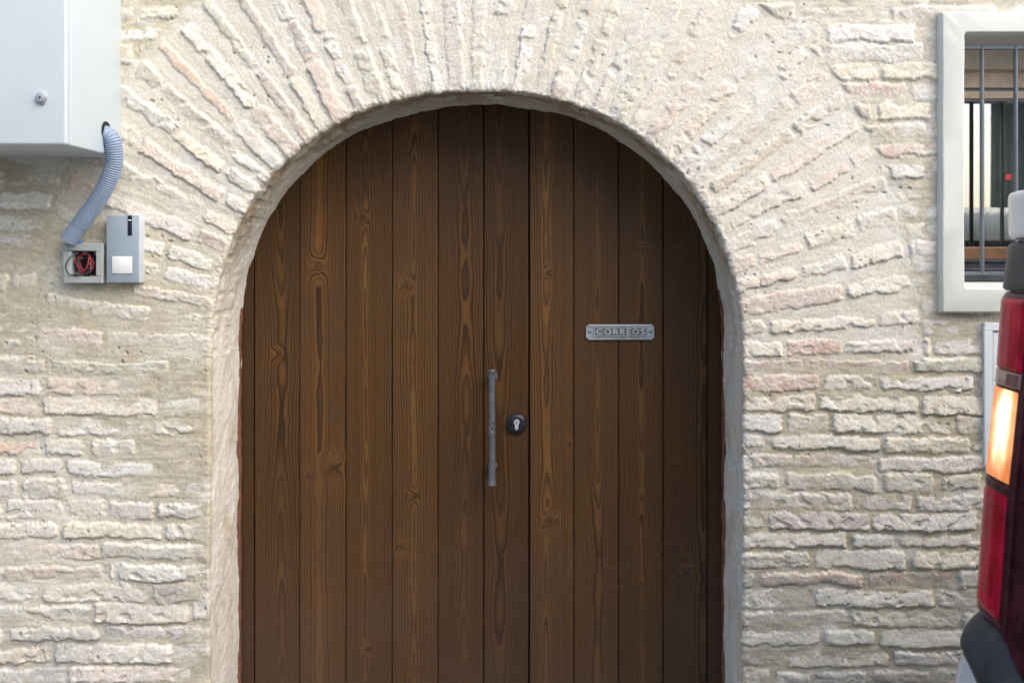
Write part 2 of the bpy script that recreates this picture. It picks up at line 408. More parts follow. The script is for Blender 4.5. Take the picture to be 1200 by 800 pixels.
def build_wall():
    zj = np.concatenate([np.arange(0.0, 0.38, 0.012), np.arange(0.38, AZ, 0.0025)])
    nth = 1150
    th_arch = np.linspace(math.pi, 0, nth)
    # columns: left jamb, arch, right jamb
    kind = np.concatenate([np.zeros(len(zj)), np.ones(nth), np.full(len(zj), 2)]).astype(int)
    zc = np.concatenate([zj, np.full(nth, AZ), zj[::-1]])
    th = np.concatenate([np.full(len(zj), math.pi), th_arch, np.zeros(len(zj))])
    rho = 0.009; q = rho * math.pi / 2
    p = np.concatenate([np.linspace(-(REV - rho) - q / 2, -q / 2, 88)[:-1], np.arange(-q / 2, 0.78, 0.0026),
                        np.arange(0.78, 1.08, 0.0045), np.linspace(1.09, 4.2, 46)])
    nu, nv = len(th), len(p)
    TH = np.repeat(th, nv); ZB = np.repeat(zc, nv); K = np.repeat(kind, nv); PP = np.tile(p, nu)
    RI = r_in(TH)
    t = np.clip((PP + q / 2) / rho, 0, math.pi / 2)
    ro = rho * (1 - np.cos(t)) + np.maximum(PP - q / 2, 0)
    yy = rho * (1 - np.sin(t)) + np.maximum(-q / 2 - PP, 0)
    dx, dz = np.cos(TH), np.sin(TH)
    r = RI + ro
    # keep inside the wall's rectangle
    XL, XR, ZT = -3.2, 3.6, 3.6
    lim = np.where(dx > 1e-6, (XR - ACX) / np.maximum(dx, 1e-6), np.where(dx < -1e-6, (XL - ACX) / np.minimum(dx, -1e-6), 1e9))
    lim = np.minimum(lim, np.where(dz > 1e-6, (ZT - AZ) / np.maximum(dz, 1e-6), 1e9))
    r = np.minimum(r, lim)
    X = ACX + dx * r; Z = ZB + dz * r
    nr, ny = -np.cos(t), -np.sin(t)                     # outward normal of the smooth surface
    PX, PY = VX + X / S, VY - (Z - ZC) / S               # where it stands in the photo's wall plane
    rev = sst(-q / 2, -q / 2 - 0.02, PP)                 # 1 well inside the reveal

    # ---- brick layout
    wx = X + 0.003 * pn(X * 22, Z * 22, 1) + 0.0022 * pn(X * 75, Z * 75, 2)
    wz = Z + 0.005 * pn(X * 2.6, Z * 2.6, 3) + 0.0045 * pn(X * 8, Z * 7, 12) + 0.0036 * pn(X * 24, Z * 26, 4) + 0.0017 * pn(X * 90, Z * 90, 5)
    rr = np.hypot(wx - ACX, wz - AZ); tt = np.arctan2(wz - AZ, wx - ACX)
    vb = rr - r_in(np.where(tt < 0, 0, tt))
    band = 0.425 + 0.012 * pn(tt * 7, tt * 0, 6)
    arch = (wz > AZ - 0.01) & (vb < band)
    left = X < ACX
    rows, us, vs, hh, reg = [np.empty_like(X) for _ in range(5)]
    # straight courses, left and right of the door
    pit = np.where(left, 0.0503, 0.0474); z0 = np.where(left, P(0, 428)[1], P(0, 405)[1])
    kf = (wz - z0) / pit
    rows = np.floor(kf + 0.5); vs = (kf - rows) * pit; us = wx; hh = np.where(left, 0.0226, 0.0216)
    reg = np.where(left, 0, 1)
    # the ring of bricks on edge
    pa = 0.0727
    ka = tt / pa + 0.30 * pn(tt * 3, rr * 0.5, 7)
    ja = np.floor(ka)
    rows = np.where(arch, ja, rows); vs = np.where(arch, (ka - ja - 0.5) * pa * rr, vs); us = np.where(arch, rr, us)
    hh = np.where(arch, 0.0200, hh); reg = np.where(arch, 2, reg)
    # random joints along every row
    rows_i = rows.astype(int) + 200
    key = reg.astype(np.int64) * 1000 + rows_i
    ukeys, inv = np.unique(key, return_inverse=True)
    edges_all, off = [], []
    for k in ukeys:
        isarch = k >= 2000
        x = -3.4 + rng.uniform(0, 0.25) if not isarch else 0.60 + rng.uniform(-0.14, 0.0)
        L = []
        while x < 4.2:
            L.append(x)
            x += (rng.choice([0.135, 0.245, 0.27, 0.30], p=[0.3, 0.34, 0.24, 0.12]) * rng.uniform(0.82, 1.1)) if not isarch else rng.choice([0.13, 0.25, 0.29]) * rng.uniform(0.85, 1.15)
        edges_all.append(np.array(L))
    flat = np.concatenate([e + 20.0 * i for i, e in enumerate(edges_all)])
    b = np.searchsorted(flat, us + 20.0 * inv, side='right') - 1
    b = np.clip(b, 0, len(flat) - 2)
    e0 = flat[b] - 20.0 * inv; e1 = flat[b + 1] - 20.0 * inv
    e1 = np.where((e1 - e0 > 1) | (e1 < e0), e0 + 0.3, e1)
    nb = len(flat)
    R = rng.uniform(0, 1, (nb, 8))
    hb = (hh + (R[b, 0] - 0.55) * 0.009)
    jt = 0.0020 + 0.0065 * R[b, 1] ** 1.5
    du = np.minimum(us - e0, e1 - us) - jt
    dv = hb - np.abs(vs - (R[b, 2] - 0.5) * 0.004)
    # courses stop at the ring, at the arris and at the window surround
    du = np.where(~arch & (wz > AZ - 0.01), np.minimum(du, vb - band - 0.006), du)
    du = np.where(arch, np.minimum(du, band - 0.004 - vb), du)
    c = 0.010
    sd = np.minimum(np.minimum(du, dv), c - np.hypot(np.maximum(c - du, 0), np.maximum(c - dv, 0)))
    ragg = 0.0040 * pn(X * 24, Z * 34, 11) + 0.0030 * pn(X * 45, Z * 60, 8) + 0.0026 * pn(X * 120, Z * 130, 9) + 0.0014 * pn(X * 260, Z * 260, 10)
    sd = sd + ragg - 0.001
    prof = sst(-0.0025, 0.0040, sd) * 0.88 + 0.12 * sst(0.0, 0.012, sd)
    # ---- where mortar was smeared over the bricks
    def blob(cx, cy, rx, ry):
        return np.exp(-(((PX - cx) / rx) ** 2 + ((PY - cy) / ry) ** 2))
    low1 = fbm(X * 3.2, Z * 4.2, 3, 20); low2 = fbm(X * 9, Z * 14, 3, 24)
    archf = (sst(AZ - 0.05, AZ + 0.05, wz) * sst(band + 0.03, band - 0.03, vb)).astype(np.float32)
    fill = 0.0008 - (0.0009 + 0.0014 * sst(470, 600, PY)) * np.where(left & ~arch, 1.0, 0.0) - 0.0017 * archf + (1 - 0.58 * archf) * ( 0.0026 * low1 + 0.0030 * low2 + 0.0026 * fbm(X * 20, Z * 34, 2, 26))
    fill += 0.0030 * blob(110, 330, 150, 90) + 0.0036 * blob(190, 450, 75, 95) + 0.002 * blob(40, 260, 90, 60)
    fill += 0.0004 * blob(600, 20, 330, 120) + 0.0008 * blob(840, 60, 110, 90) + 0.0012 * blob(950, 40, 70, 70)
    fill += 0.0004 * blob(960, 250, 110, 130)
    fill -= 0.0022 * blob(1010, 560, 230, 190) - 0.0006 * blob(80, 640, 190, 170)
    strokes = pn(X * 14, Z * 130, 30) * 0.0006 + pn(X * 40, Z * 300, 31) * 0.00035
    strokes = np.where(arch, pn(rr * 14, tt * 90, 32) * 0.0005, strokes)
    mort = fill + strokes + 0.0006 * fbm(X * 120, Z * 120, 2, 33)
    # ---- brick faces
    bh = 0.0041 + (R[b, 3] - 0.5) * 0.0066
    bh = np.where(arch, 0.0035 + (bh - 0.0041) * 0.6, bh * (1 - 0.10 * blob(80, 640, 190, 170)))
    tilt = (R[b, 4] - 0.5) * 0.006 * np.clip((us - (e0 + e1) / 2) / 0.12, -1, 1) + (R[b, 5] - 0.5) * 0.0065 * np.clip(vs / 0.017, -1, 1)
    worn = fbm(X * 34, Z * 48, 3, 36); worn2 = fbm(X * 120, Z * 150, 2, 39)
    rough_b = 0.25 + 1.25 * R[b, 6] ** 2
    chips = -0.005 * sst(0.22, 0.5, pn(X * 33, Z * 40, 41)) * R[b, 7]
    face = bh + tilt + 0.0019 * worn * rough_b + 0.0009 * worn2 * rough_b + chips
    face = face * np.where(arch, 0.40 + 0.60 * sst(0.0, 0.04, PP), 0.65 + 0.35 * sst(0.0, 0.03, PP))
    brickh = face * prof - 0.012 * (1 - prof)
    k = 0.0011
    hmx = np.clip(0.5 + 0.5 * (brickh - mort) / k, 0, 1)
    H = mort * (1 - hmx) + brickh * hmx + k * hmx * (1 - hmx)
    trough = np.exp(-((sd + 0.0035) / 0.0030) ** 2) * sst(-0.15, 0.45, fbm(X * 20, Z * 26, 2, 66)) * (1 - 0.55 * archf)
    H = H - 0.0014 * trough * (1 - 0.6 * rev)
    expo = sst(-0.0008, 0.0018, brickh - mort + 0.0012 * pn(X * 90, Z * 110, 48))
    # holes and knocks
    jl = (K == 0) * sst(0.075, 0.004, PP + 0.03 * pn(X * 30, Z * 12, 64)); brickh = brickh * (1 - jl) - 0.012 * jl; H = H * (1 - jl) + mort * jl; expo = expo * (1 - jl)
    hole = 0.7 * sst(0.62, 0.72, pn(X * 85, Z * 85, 44)) * sst(0.20, 0.40, pn(X * 7, Z * 7, 45))
    H -= 0.006 * hole
    # an uneven wall plane
    H += 0.006 * fbm(X * 1.6, Z * 1.6, 2, 47)
    # the arris: broken and lumpy; plastered jamb edges are straighter
    near = np.exp(-(np.maximum(PP, 0) / 0.05) ** 2)
    s_al = np.where(K == 1, TH * AR, ZB)
    H = H + near * np.where(K == 1, 0.0050, np.where(K == 0, 0.0035, 0.0045)) * fbm(s_al * 16, PP * 10, 3, 50) + np.exp(-(PP / 0.016) ** 2) * np.where(K == 0, 0.0022, 0.0055) * fbm(s_al * np.where(K == 0, 24, 55), PP * 50, 4, 63, 0.65)
    # reveal: soft plaster with trowel marks, soffit bricks showing faintly
    rd = -PP
    sa = np.where(K == 1, TH, 0)
    jr = np.abs((ka - np.floor(ka)) - 0.5)
    rplas = 0.0065 * fbm(s_al * 8, rd * 10, 3, 53) + 0.0026 * fbm(s_al * 40, rd * 36, 4, 56, 0.6)
    sofb = np.where(K == 1, 0.0035 * sst(0.42, 0.25, jr) * sst(-0.2, 0.4, pn(s_al * 8, rd * 12, 58)), 0)
    sofb = sofb * sst(0.26, 0.05, rd)
    Hrev = rplas + sofb - 0.002
    # ragged line where the plaster meets the timber
    Hrev += 0.0050 * sst(REV - 0.06, REV, rd) * fbm(s_al * 9, s_al * 0, 3, 60)
    H = H * (1 - rev) + Hrev * rev
    far = sst(1.1, 1.4, PP); H = H * (1 - far) + 0.002 * far

    # ---- colours (dry base colours of brick, lime and mortar)
    pal = np.array([[0.61, 0.56, 0.475], [0.635, 0.605, 0.54], [0.60, 0.505, 0.425], [0.585, 0.465, 0.40], [0.54, 0.51, 0.475],
                    [0.62, 0.575, 0.47], [0.575, 0.515, 0.425], [0.645, 0.63, 0.595]], dtype=np.float32)
    pw = {0: [.18, .28, .05, .02, .14, .10, .06, .17], 1: [.22, .24, .03, .02, .10, .17, .08, .14], 2: [.22, .20, .22, .10, .02, .12, .08, .06]}
    breg = np.zeros(nb, dtype=int)
    breg[b] = reg.astype(int)
    bp = np.array([rng.choice(8, p=np.array(pw[g]) / sum(pw[g])) for g in breg])
    bc = pal[bp] * rng.uniform(0.92, 1.07, (nb, 1)) * rng.uniform(0.97, 1.03, (nb, 3))
    for (qx, qy, cc) in ((960, 405, (0.52, 0.35, 0.29)), (930, 425, (0.54, 0.41, 0.37)), (925, 447, (0.55, 0.40, 0.34)), (1063, 687, (0.45, 0.30, 0.24)),
                         (1080, 792, (0.52, 0.41, 0.36)), (45, 523, (0.56, 0.42, 0.33)), (985, 180, (0.575, 0.45, 0.37)), (270, 285, (0.56, 0.43, 0.36)),
                         (200, 75, (0.56, 0.39, 0.29)), (880, 772, (0.46, 0.39, 0.38)), (90, 235, (0.57, 0.42, 0.32)), (925, 620, (0.50, 0.43, 0.42)),
                         (215, 697, (0.40, 0.36, 0.34)), (60, 300, (0.57, 0.43, 0.33)), (950, 350, (0.56, 0.44, 0.38))):
        i = np.argmin((PX - qx) ** 2 + (PY - qy) ** 2 + (PP < 0) * 1e9)
        bc[b[i]] = cc
    C = bc[b].astype(np.float32)
    mot = fbm(X * 30, Z * 36, 3, 70)
    C = C * (1 + 0.22 * mot[:, None])
    C = C * (1 + 0.10 * fbm(X * 140, Z * 170, 2, 71)[:, None])
    C = mixc(C, (0.595, 0.49, 0.41), 0.35 * sst(0.1, 0.5, pn(X * 17, Z * 17, 73)) * archf)
    pat = fbm(X * 55, Z * 70, 3, 121, 0.6)
    C = mixc(C, (0.67, 0.66, 0.635), 0.55 * sst(0.02, 0.35, pat))
    C = mixc(C, (0.47, 0.40, 0.33), 0.45 * sst(0.05, 0.40, -pat))
    C = mixc(C, (0.46, 0.45, 0.44), 0.40 * sst(0.10, 0.45, fbm(X * 26, Z * 40, 3, 126)) * np.where(arch, 0.3, 1.0))
    # lime bloom on faces
    bloom = sst(-0.15, 0.35, fbm(X * 13, Z * 20, 3, 75)) * np.where(arch, 0.42, 0.55)
    C = mixc(C, (0.65, 0.64, 0.60), 0.25 * archf)
    C = mixc(C, (0.645, 0.635, 0.60), bloom * (0.4 + 0.6 * R[b, 1]))
    # mortar
    Mo = np.empty_like(C); Mo[:] = (0.445, 0.41, 0.32)
    pale = np.clip(archf + blob(800, 60, 420, 150) + 0.9 * blob(60, 620, 120, 200), 0, 1)
    pale = pale * np.clip(1 - 0.9 * blob(110, 330, 140, 90), 0, 1)
    Mo = mixc(Mo, (0.615, 0.585, 0.525), pale * 0.9)
    Mo = mixc(Mo, (0.43, 0.39, 0.295), 0.8 * np.clip(blob(120, 360, 150, 80) + blob(190, 460, 70, 80), 0, 1) * sst(-0.4, 0.2, low2))
    Mo = mixc(Mo, (0.62, 0.61, 0.58), (0.75 - 0.45 * np.clip(blob(120, 360, 150, 80) + blob(190, 460, 70, 80), 0, 1)) * sst(0.08, 0.42, fbm(X * 6, Z * 9, 4, 78)))
    Mo = mixc(Mo, (0.455, 0.405, 0.305), 0.5 * sst(0.1, 0.5, fbm(X * 5, Z * 6, 3, 82)) * (1 - pale))
    Mo = Mo * (1 + 0.07 * fbm(X * 40, Z * 60, 3, 85)[:, None])
    C = Mo + (C - Mo) * expo[:, None]
    # thin lime slurry brushed across bricks and joints alike
    slur = sst(0.05, 0.40, fbm(X * 7, Z * 11, 4, 111)) * sst(-0.35, 0.25, fbm(X * 45, Z * 70, 2, 116))
    C = mixc(C, (0.645, 0.64, 0.615), (0.62 - 0.4 * blob(150, 400, 130, 120)) * slur * np.where(arch, 1, 1 - 0.6 * blob(1010, 560, 230, 190)))
    C = mixc(C, (0.50, 0.455, 0.37), 0.35 * sst(0.12, 0.45, fbm(X * 15, Z * 22, 3, 118)) * np.where(arch, 0.4, 1.0))
    # patchy grey, stronger towards the foot of the wall, and dark lichen
    mottle = sst(0.95, 0.42, Z) * sst(-0.15, 0.45, fbm(X * 5, Z * 8, 4, 88))
    C = mixc(C, (0.405, 0.40, 0.39), 0.75 * mottle)
    lich = sst(0.42, 0.6, fbm(X * 90, Z * 90, 2, 92)) * sst(0.28, 0.5, pn(X * 7, Z * 11, 95)) * (~arch)
    C = mixc(C, (0.12, 0.115, 0.105), 0.75 * lich)
    C = mixc(C, (0.17, 0.14, 0.115), 0.7 * hole)
    # the reveal
    Rv = np.empty_like(C); Rv[:] = (0.63, 0.615, 0.565)
    Rv = mixc(Rv, (0.52, 0.47, 0.375), 0.7 * sst(-0.05, 0.4, fbm(s_al * 6 + rd * 5, rd * 9, 3, 97)))
    Rv = mixc(Rv, (0.67, 0.665, 0.64), 0.8 * sst(0.1, 0.4, fbm(s_al * 9 - rd * 7, rd * 14, 3, 101)))
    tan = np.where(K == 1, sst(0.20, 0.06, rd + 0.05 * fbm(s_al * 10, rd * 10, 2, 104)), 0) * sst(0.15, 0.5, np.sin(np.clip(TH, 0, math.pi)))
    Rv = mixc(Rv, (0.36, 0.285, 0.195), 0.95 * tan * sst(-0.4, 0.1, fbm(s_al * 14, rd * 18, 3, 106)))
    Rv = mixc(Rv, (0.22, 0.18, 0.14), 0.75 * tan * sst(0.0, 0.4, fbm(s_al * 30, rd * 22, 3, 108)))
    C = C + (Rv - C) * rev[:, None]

    Xf = X + dx * nr * H; Zf = Z + dz * nr * H; Yf = yy + ny * H
    co = np.stack([Xf, Yf, Zf], 1)
    # window opening, hidden under the surround
    i = np.arange((nu - 1) * (nv - 1)); a = (i // (nv - 1)) * nv + i % (nv - 1)
    cxq = (X[a] + X[a + nv + 1]) / 2; czq = (Z[a] + Z[a + nv + 1]) / 2
    wx0, wz1 = P(1122, 30); wx1, wz0 = P(1345, 348)
    hole_w = (cxq > wx0) & (cxq < wx1) & (czq > wz0) & (czq < wz1)
    degen = (np.abs(X[a] - X[a + 1]) + np.abs(Z[a] - Z[a + 1]) + np.abs(yy[a] - yy[a + 1])) < 1e-7
    me = grid_mesh("brick_wall", co, nu, nv, ~(hole_w | degen))
    ca = me.color_attributes.new("Col", 'FLOAT_COLOR', 'POINT')
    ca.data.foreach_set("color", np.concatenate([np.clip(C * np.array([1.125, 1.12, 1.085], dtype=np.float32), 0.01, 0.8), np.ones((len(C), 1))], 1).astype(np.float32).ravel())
    me.materials.append(M["wall"])
    o = bpy.data.objects.new("brick_wall", me); COL.objects.link(o)
    # the body of the wall behind its face
    bm = bmesh.new()
    add_box(bm, XL, XL + 0.02, 0.012, 0.5, 0, ZT); add_box(bm, XR - 0.02, XR, 0.012, 0.5, 0, ZT); add_box(bm, XL, XR, 0.012, 0.5, ZT, ZT + 0.02)
    add_box(bm, XL, XR, 0.5, 0.52, 0, ZT)
    core = obj("wall_core", bm, simple("rubble_core", (0.45, 0.42, 0.36), 0.95), o)
    return tag(o, "long weathered pale brick and lime mortar wall with the arched doorway in it", "wall")
wall = build_wall()

# ------------------------------------------------------------------ the arched door
DY = 0.25                                  # front of the planks
door = tag(empty("arched_door", (ACX, DY, 0)), "dark brown wooden plank door filling the round arch in the brick wall", "door")
def arch_z(x, extra=0.02):
    d = np.clip(np.abs(x - ACX) / (AR + extra), 0, 1)
    return AZ + (AR + extra) * (1 - d ** AN) ** (1 / AN)

seams = [270, 298, 351, 405, 459.5, 513, 566.5, 620, 672.5, 725, 777, 829, 862]
PL = []   # kind of every plank: pith offset, depth, wander, ring spacing, tone, knots (px x, px y, size)
spec = {
    0: (0.06, 0.020, 0.004, 0.0050, 0.80, []),
    1: (0.012, 0.016, 0.010, 0.0062, 0.92, [(325, 415, .010)]),
    2: (-0.008, 0.013, 0.009, 0.0066, 1.12, [(372, 312, .015), (390, 548, .017), (362, 556, .008)]),
    3: (-0.008, 0.008, 0.011, 0.0060, 1.00, [(424, 255, .011), (430, 760, .008)]),
    4: (-0.004, 0.012, 0.018, 0.0070, 1.12, [(476, 335, .012), (484, 580, .010), (470, 640, .010)]),
    5: (0.012, 0.018, 0.010, 0.0056, 0.90, []),
    6: (-0.016, 0.024, 0.008, 0.0060, 0.80, []),
    7: (-0.014, 0.009, 0.011, 0.0060, 1.20, [(642, 320, .007), (645, 610, .014), (668, 520, .008)]),
    8: (0.004, 0.012, 0.008, 0.0052, 1.08, [(702, 235, .006)]),
    9: (0.002, 0.009, 0.012, 0.0058, 1.00, [(753, 292, .008), (722, 536, .005)]),
    10: (0.05, 0.026, 0.006, 0.0058, 0.84, [(796, 294, .007), (790, 545, .008), (803, 655, .006)]),
    11: (0.07, 0.030, 0.004, 0.0050, 0.66, []),
}
HW = [.02, .010, .017, .009, .014, .013, .02, .014, .0055, .0075, .010, .02]; HS = [.2, .45, .8, .9, .8, .45, .35, .9, .8, .9, .2, .1]
def plank(i, parts):
    x0 = P(seams[i], 0, DY)[0]; x1 = P(seams[i + 1], 0, DY)[0]
    gap = 0.0009 if i not in (0, 6, 10) else 0.0018
    x0 += gap if i != 7 else 0.0022; x1 -= gap if i != 6 else 0.0022
    ch = 0.0017
    xs = np.concatenate([[x0, x0], np.linspace(x0 + ch, x1 - ch, 50), [x1, x1]])
    ys = np.concatenate([[0.030, ch], np.zeros(50), [ch, 0.030]])
    recess = {0: 0.006, 11: 0.005}.get(i, 0.0) + (0.0012 if i % 2 else 0.0)
    zt = np.linspace(0, 1, 440)
    XX = np.tile(xs, len(zt)); TT = np.repeat(zt, len(xs)); YY = np.tile(ys, len(zt)) + DY + recess
    ZZ = 0.03 + TT * (arch_z(XX) - 0.03)
    off, dep, wan, sp, tone, knots = spec[i]
    xc = (x0 + x1) / 2
    z1 = ZZ + 31.7 * i
    d = dep + wan * (pn(z1 * 1.1, z1 * 0 + i, 120) * 1.6 + 0.55 * pn(z1 * 3.7, z1 * 0 + i, 121) + 0.22 * pn(z1 * 9, z1 * 0 + i, 122)) + 0.006 * (ZZ - 1.2) * (1 if i % 2 else -1)
    cx = xc + off + 0.006 * pn(z1 * 1.7, z1 * 0 + 3 * i, 123) + 0.0018 * pn(z1 * 7, z1 * 0 + 3 * i, 124)
    lx = XX - cx + 0.0016 * pn(XX * 60, ZZ * 7, 125 + i)
    r = np.sqrt(lx ** 2 + (np.abs(d) + 0.001) ** 2) * np.where(d < 0, 1, 1)
    # let the sign of the wander give closed islands as well as long cathedrals
    r = r + 0.55 * np.abs(lx) * 0.0 + 0.35 * d
    kn = np.zeros_like(XX)
    for (kx, ky, ks) in knots:
        qx, qz = P(kx, ky, DY)
        e = np.hypot((XX - qx) / 1.0, (ZZ - qz) / 1.25)
        # ring lines flow round the knot
        r = r + 0.019 * np.exp(-(e / (ks * 1.5)) ** 2) * (ks / 0.012) - 0.003 * np.exp(-(((XX - qx) / (ks * 1.4)) ** 2 + ((ZZ - qz) / (ks * 4)) ** 2))
        kn = np.maximum(kn, np.exp(-(e / (ks * 0.62)) ** 2)); kn = np.maximum(kn, 0.55 * np.exp(-(((XX - qx) / (ks * 2.0)) ** 2 + ((ZZ - qz + 0.6 * ks) / (ks * 0.9)) ** 2)))
    ring = r / sp + 7 * i
    co = np.stack([XX, YY, ZZ], 1)
    heart = np.exp(-(lx / HW[i]) ** 2) * HS[i] * (0.62 + 0.5 * pn(z1 * 2.3, z1 * 0 + 5 * i, 127))
    for (kx, ky, ks) in knots:
        qx, qz = P(kx, ky, DY); heart = np.maximum(heart, 0.8 * np.exp(-(np.hypot(XX - qx, (ZZ - qz) * 0.7) / (ks * 2.2)) ** 2))
    parts.append((co, len(zt), len(xs), ring, np.full_like(XX, tone), kn, heart))

def build_planks(name, idx, lbl=None):
    parts = []
    for i in idx: plank(i, parts)
    cos, quads, ring, tone, kn, hrt, base = [], [], [], [], [], [], 0
    for (co, nu, nv, r, t, k, h_) in parts:
        i = np.arange((nu - 1) * (nv - 1)); a = (i // (nv - 1)) * nv + i % (nv - 1)
        quads.append(np.stack([a, a + 1, a + nv + 1, a + nv], 1) + base)
        cos.append(co); ring.append(r); tone.append(t); kn.append(k); hrt.append(h_); base += len(co)
    co = np.concatenate(cos); q = np.concatenate(quads)
    me = bpy.data.meshes.new(name)
    me.vertices.add(len(co)); me.vertices.foreach_set("co", co.astype(np.float32).ravel())
    me.loops.add(q.size); me.loops.foreach_set("vertex_index", q.astype(np.int32).ravel())
    me.polygons.add(len(q)); me.polygons.foreach_set("loop_start", np.arange(0, q.size, 4, dtype=np.int32))
    me.update(calc_edges=True)
    for nm, arr in (("ring", ring), ("tone", tone), ("knot", kn), ("heart", hrt)):
        at = me.attributes.new(nm, 'FLOAT', 'POINT'); at.data.foreach_set("value", np.concatenate(arr).astype(np.float32))
    me.materials.append(M["wood"])
    o = bpy.data.objects.new(name, me); COL.objects.link(o); o.parent = door
    bpy.context.view_layer.update(); o.matrix_parent_inverse = door.matrix_world.inverted()
    if lbl: o["label"] = lbl
    return o
build_planks("door_leaf", range(1, 7), "wider left leaf of six planks with the pull handle")
build_planks("door_leaf", range(7, 11), "narrower right leaf of four planks with the letter plate")
build_planks("door_post", [0]); build_planks("door_post", [11])
# backing boards close the gaps between the planks
bm = bmesh.new()
poly = [(ACX - AR - 0.03, 0.02)] + [(x, float(arch_z(np.array(x), 0.03))) for x in np.linspace(ACX - AR - 0.03, ACX + AR + 0.03, 60)] + [(ACX + AR + 0.03, 0.02)]
add_prism_y(bm, poly, DY + 0.026, DY + 0.055); obj("backing_board", bm, M["black"], door)
# thin red brown bead of sealant along both jambs
bm = bmesh.new()
for sgn in (-1, 1):
    za = np.arange(0.0, AZ + (0.13 if sgn < 0 else 0.16), 0.006); prev = None
    for z in za:
        th_ = math.asin(min(1, max(0, (z - AZ) / AR))) if z > AZ else 0
        edge = AR if z <= AZ else AR * (1 - ((z - AZ) / AR) ** AN) ** (1 / AN)
        wv = 0.0036 * float(min(1, max(0, (za[-1] - z) / 0.05))) + 0.0022 * float(pn(np.array([z * 30.0]), np.array([sgn * 5.0]), 140)[0])
        xi = ACX + sgn * (edge - wv); xo = ACX + sgn * (edge + 0.03)
        row = [bm.verts.new((xi, DY + 0.002, z)), bm.verts.new((xi, DY - 0.009, z)), bm.verts.new((xo, DY - 0.009, z))]
        if prev:
            for k in range(2): bm.faces.new((prev[k], prev[k + 1], row[k + 1], row[k]))
        prev = row
obj("sealant_bead", bm, M["red_primer"], door)

# pull handle: forged bar with flared ends and a twist in the middle
HY = DY - 0.050
hx, hz1 = P(576.5, 433, HY); _, hz0 = P(576.5, 568, HY)
bm = bmesh.new()
ns, nc = 110, 16; rings = []
for i in range(ns):
    f = i / (ns - 1); z = hz1 + (hz0 - hz1) * f
    L = abs(hz1 - hz0); e = min(f, 1 - f) * L
    rad = 0.0082
    if f < 0.5: rad += 0.0022 * math.exp(-((e - 0.004) / 0.006) ** 2) - 0.0006 * math.exp(-((e - 0.013) / 0.003) ** 2)
    else: rad += 0.0035 * max(0, 1 - e / 0.03) ** 1.2
    tw = math.exp(-((f - 0.49) / 0.075) ** 2); ang = 2.6 * math.pi * (f - 0.49) / 0.15 * 0.5
    ring = []
    for k in range(nc):
        a = 2 * math.pi * k / nc
        rr_ = rad * (1 + tw * 0.20 * math.cos(4 * (a - ang)) )
        sq = 1 + 0.05 * (1 - tw) * math.cos(4 * a)
        ring.append(bm.verts.new((hx + rr_ * sq * math.cos(a), HY + rr_ * sq * math.sin(a), z)))
    rings.append(ring)
for i in range(ns - 1):
    for k in range(nc): bm.faces.new((rings[i][k], rings[i][(k + 1) % nc], rings[i + 1][(k + 1) % nc], rings[i + 1][k]))
bm.faces.new(rings[0]); bm.faces.new(rings[-1])
handle = obj("pull_handle", bm, M["iron"], door, smooth=35)
for yy_ in (443, 550):
    pz = P(0, yy_, HY)[1]
    bm = bmesh.new(); add_tube(bm, [(hx, HY + 0.004, pz), (hx, HY + 0.02, pz), (hx, DY - 0.006, pz), (hx, DY - 0.005, pz), (hx, DY + 0.001, pz)], [0.0065, 0.0072, 0.0085, 0.0125, 0.0130], 20)
    obj("standoff", bm, M["iron"], handle, smooth=35)

# lock rose with euro cylinder
ex, ez = P(605.5, 496, DY)
bm = bmesh.new()
add_tube(bm, [(ex, DY + 0.001, ez), (ex, DY - 0.004, ez), (ex, DY - 0.008, ez), (ex, DY - 0.0105, ez), (ex, DY - 0.0118, ez), (ex, DY - 0.0122, ez)], [0.0275, 0.0275, 0.0262, 0.0225, 0.016, 0.010], 40)
rose = obj("lock_rose", bm, M["escut"], door, smooth=50)
bm = bmesh.new()
poly = [(ex + 0.0078 * math.cos(a), ez + 0.0055 + 0.0078 * math.sin(a)) for a in np.linspace(math.radians(-55), math.radians(235), 26)] + [(ex - 0.0045, ez - 0.0125), (ex - 0.002, ez - 0.0145), (ex + 0.002, ez - 0.0145), (ex + 0.0045, ez - 0.0125)]
add_prism_y(bm, poly, DY - 0.0165, DY - 0.010, 0.0006); cyl = obj("lock_cylinder", bm, M["steel"], rose)
bm = bmesh.new(); add_box(bm, ex - 0.0009, ex + 0.0009, DY - 0.0170, DY - 0.0160, ez + 0.0005, ez + 0.0095); obj("keyhole", bm, M["black"], rose)

# letter plate
lx0, lz1 = P(686.5, 380, DY); lx1, lz0 = P(766.5, 398, DY)
bm = bmesh.new(); nt_ = 0.0055
poly = [(lx0 + nt_, lz0), (lx1 - nt_, lz0), (lx1 - nt_, lz0 + nt_), (lx1, lz0 + nt_), (lx1, lz1 - nt_ * 0.9), (lx1 - nt_, lz1 - nt_ * 0.9), (lx1 - nt_, lz1), (lx0 + nt_, lz1), (lx0 + nt_, lz1 - nt_ * .9), (lx0, lz1 - nt_ * .9), (lx0, lz0 + nt_), (lx0 + nt_, lz0 + nt_)]
add_prism_y(bm, poly, DY - 0.006, DY - 0.0005, 0.0012)
plate = obj("letter_plate", bm, M["alu"], door)
bm = bmesh.new()
mx0, mx1, mz0, mz1 = lx0 + 0.024, lx1 - 0.022, lz0 + 0.0115, lz1 - 0.010
for (a, b_, c_, d_) in ((mx0 - 0.003, mx1 + 0.003, mz1, mz1 + 0.003), (mx0 - 0.003, mx1 + 0.003, mz0 - 0.003, mz0), (mx0 - 0.003, mx0, mz0, mz1), (mx1, mx1 + 0.003, mz0, mz1)):
    add_box(bm, a, b_, DY - 0.0095, DY - 0.0055, c_, d_, 0.0008, 1)
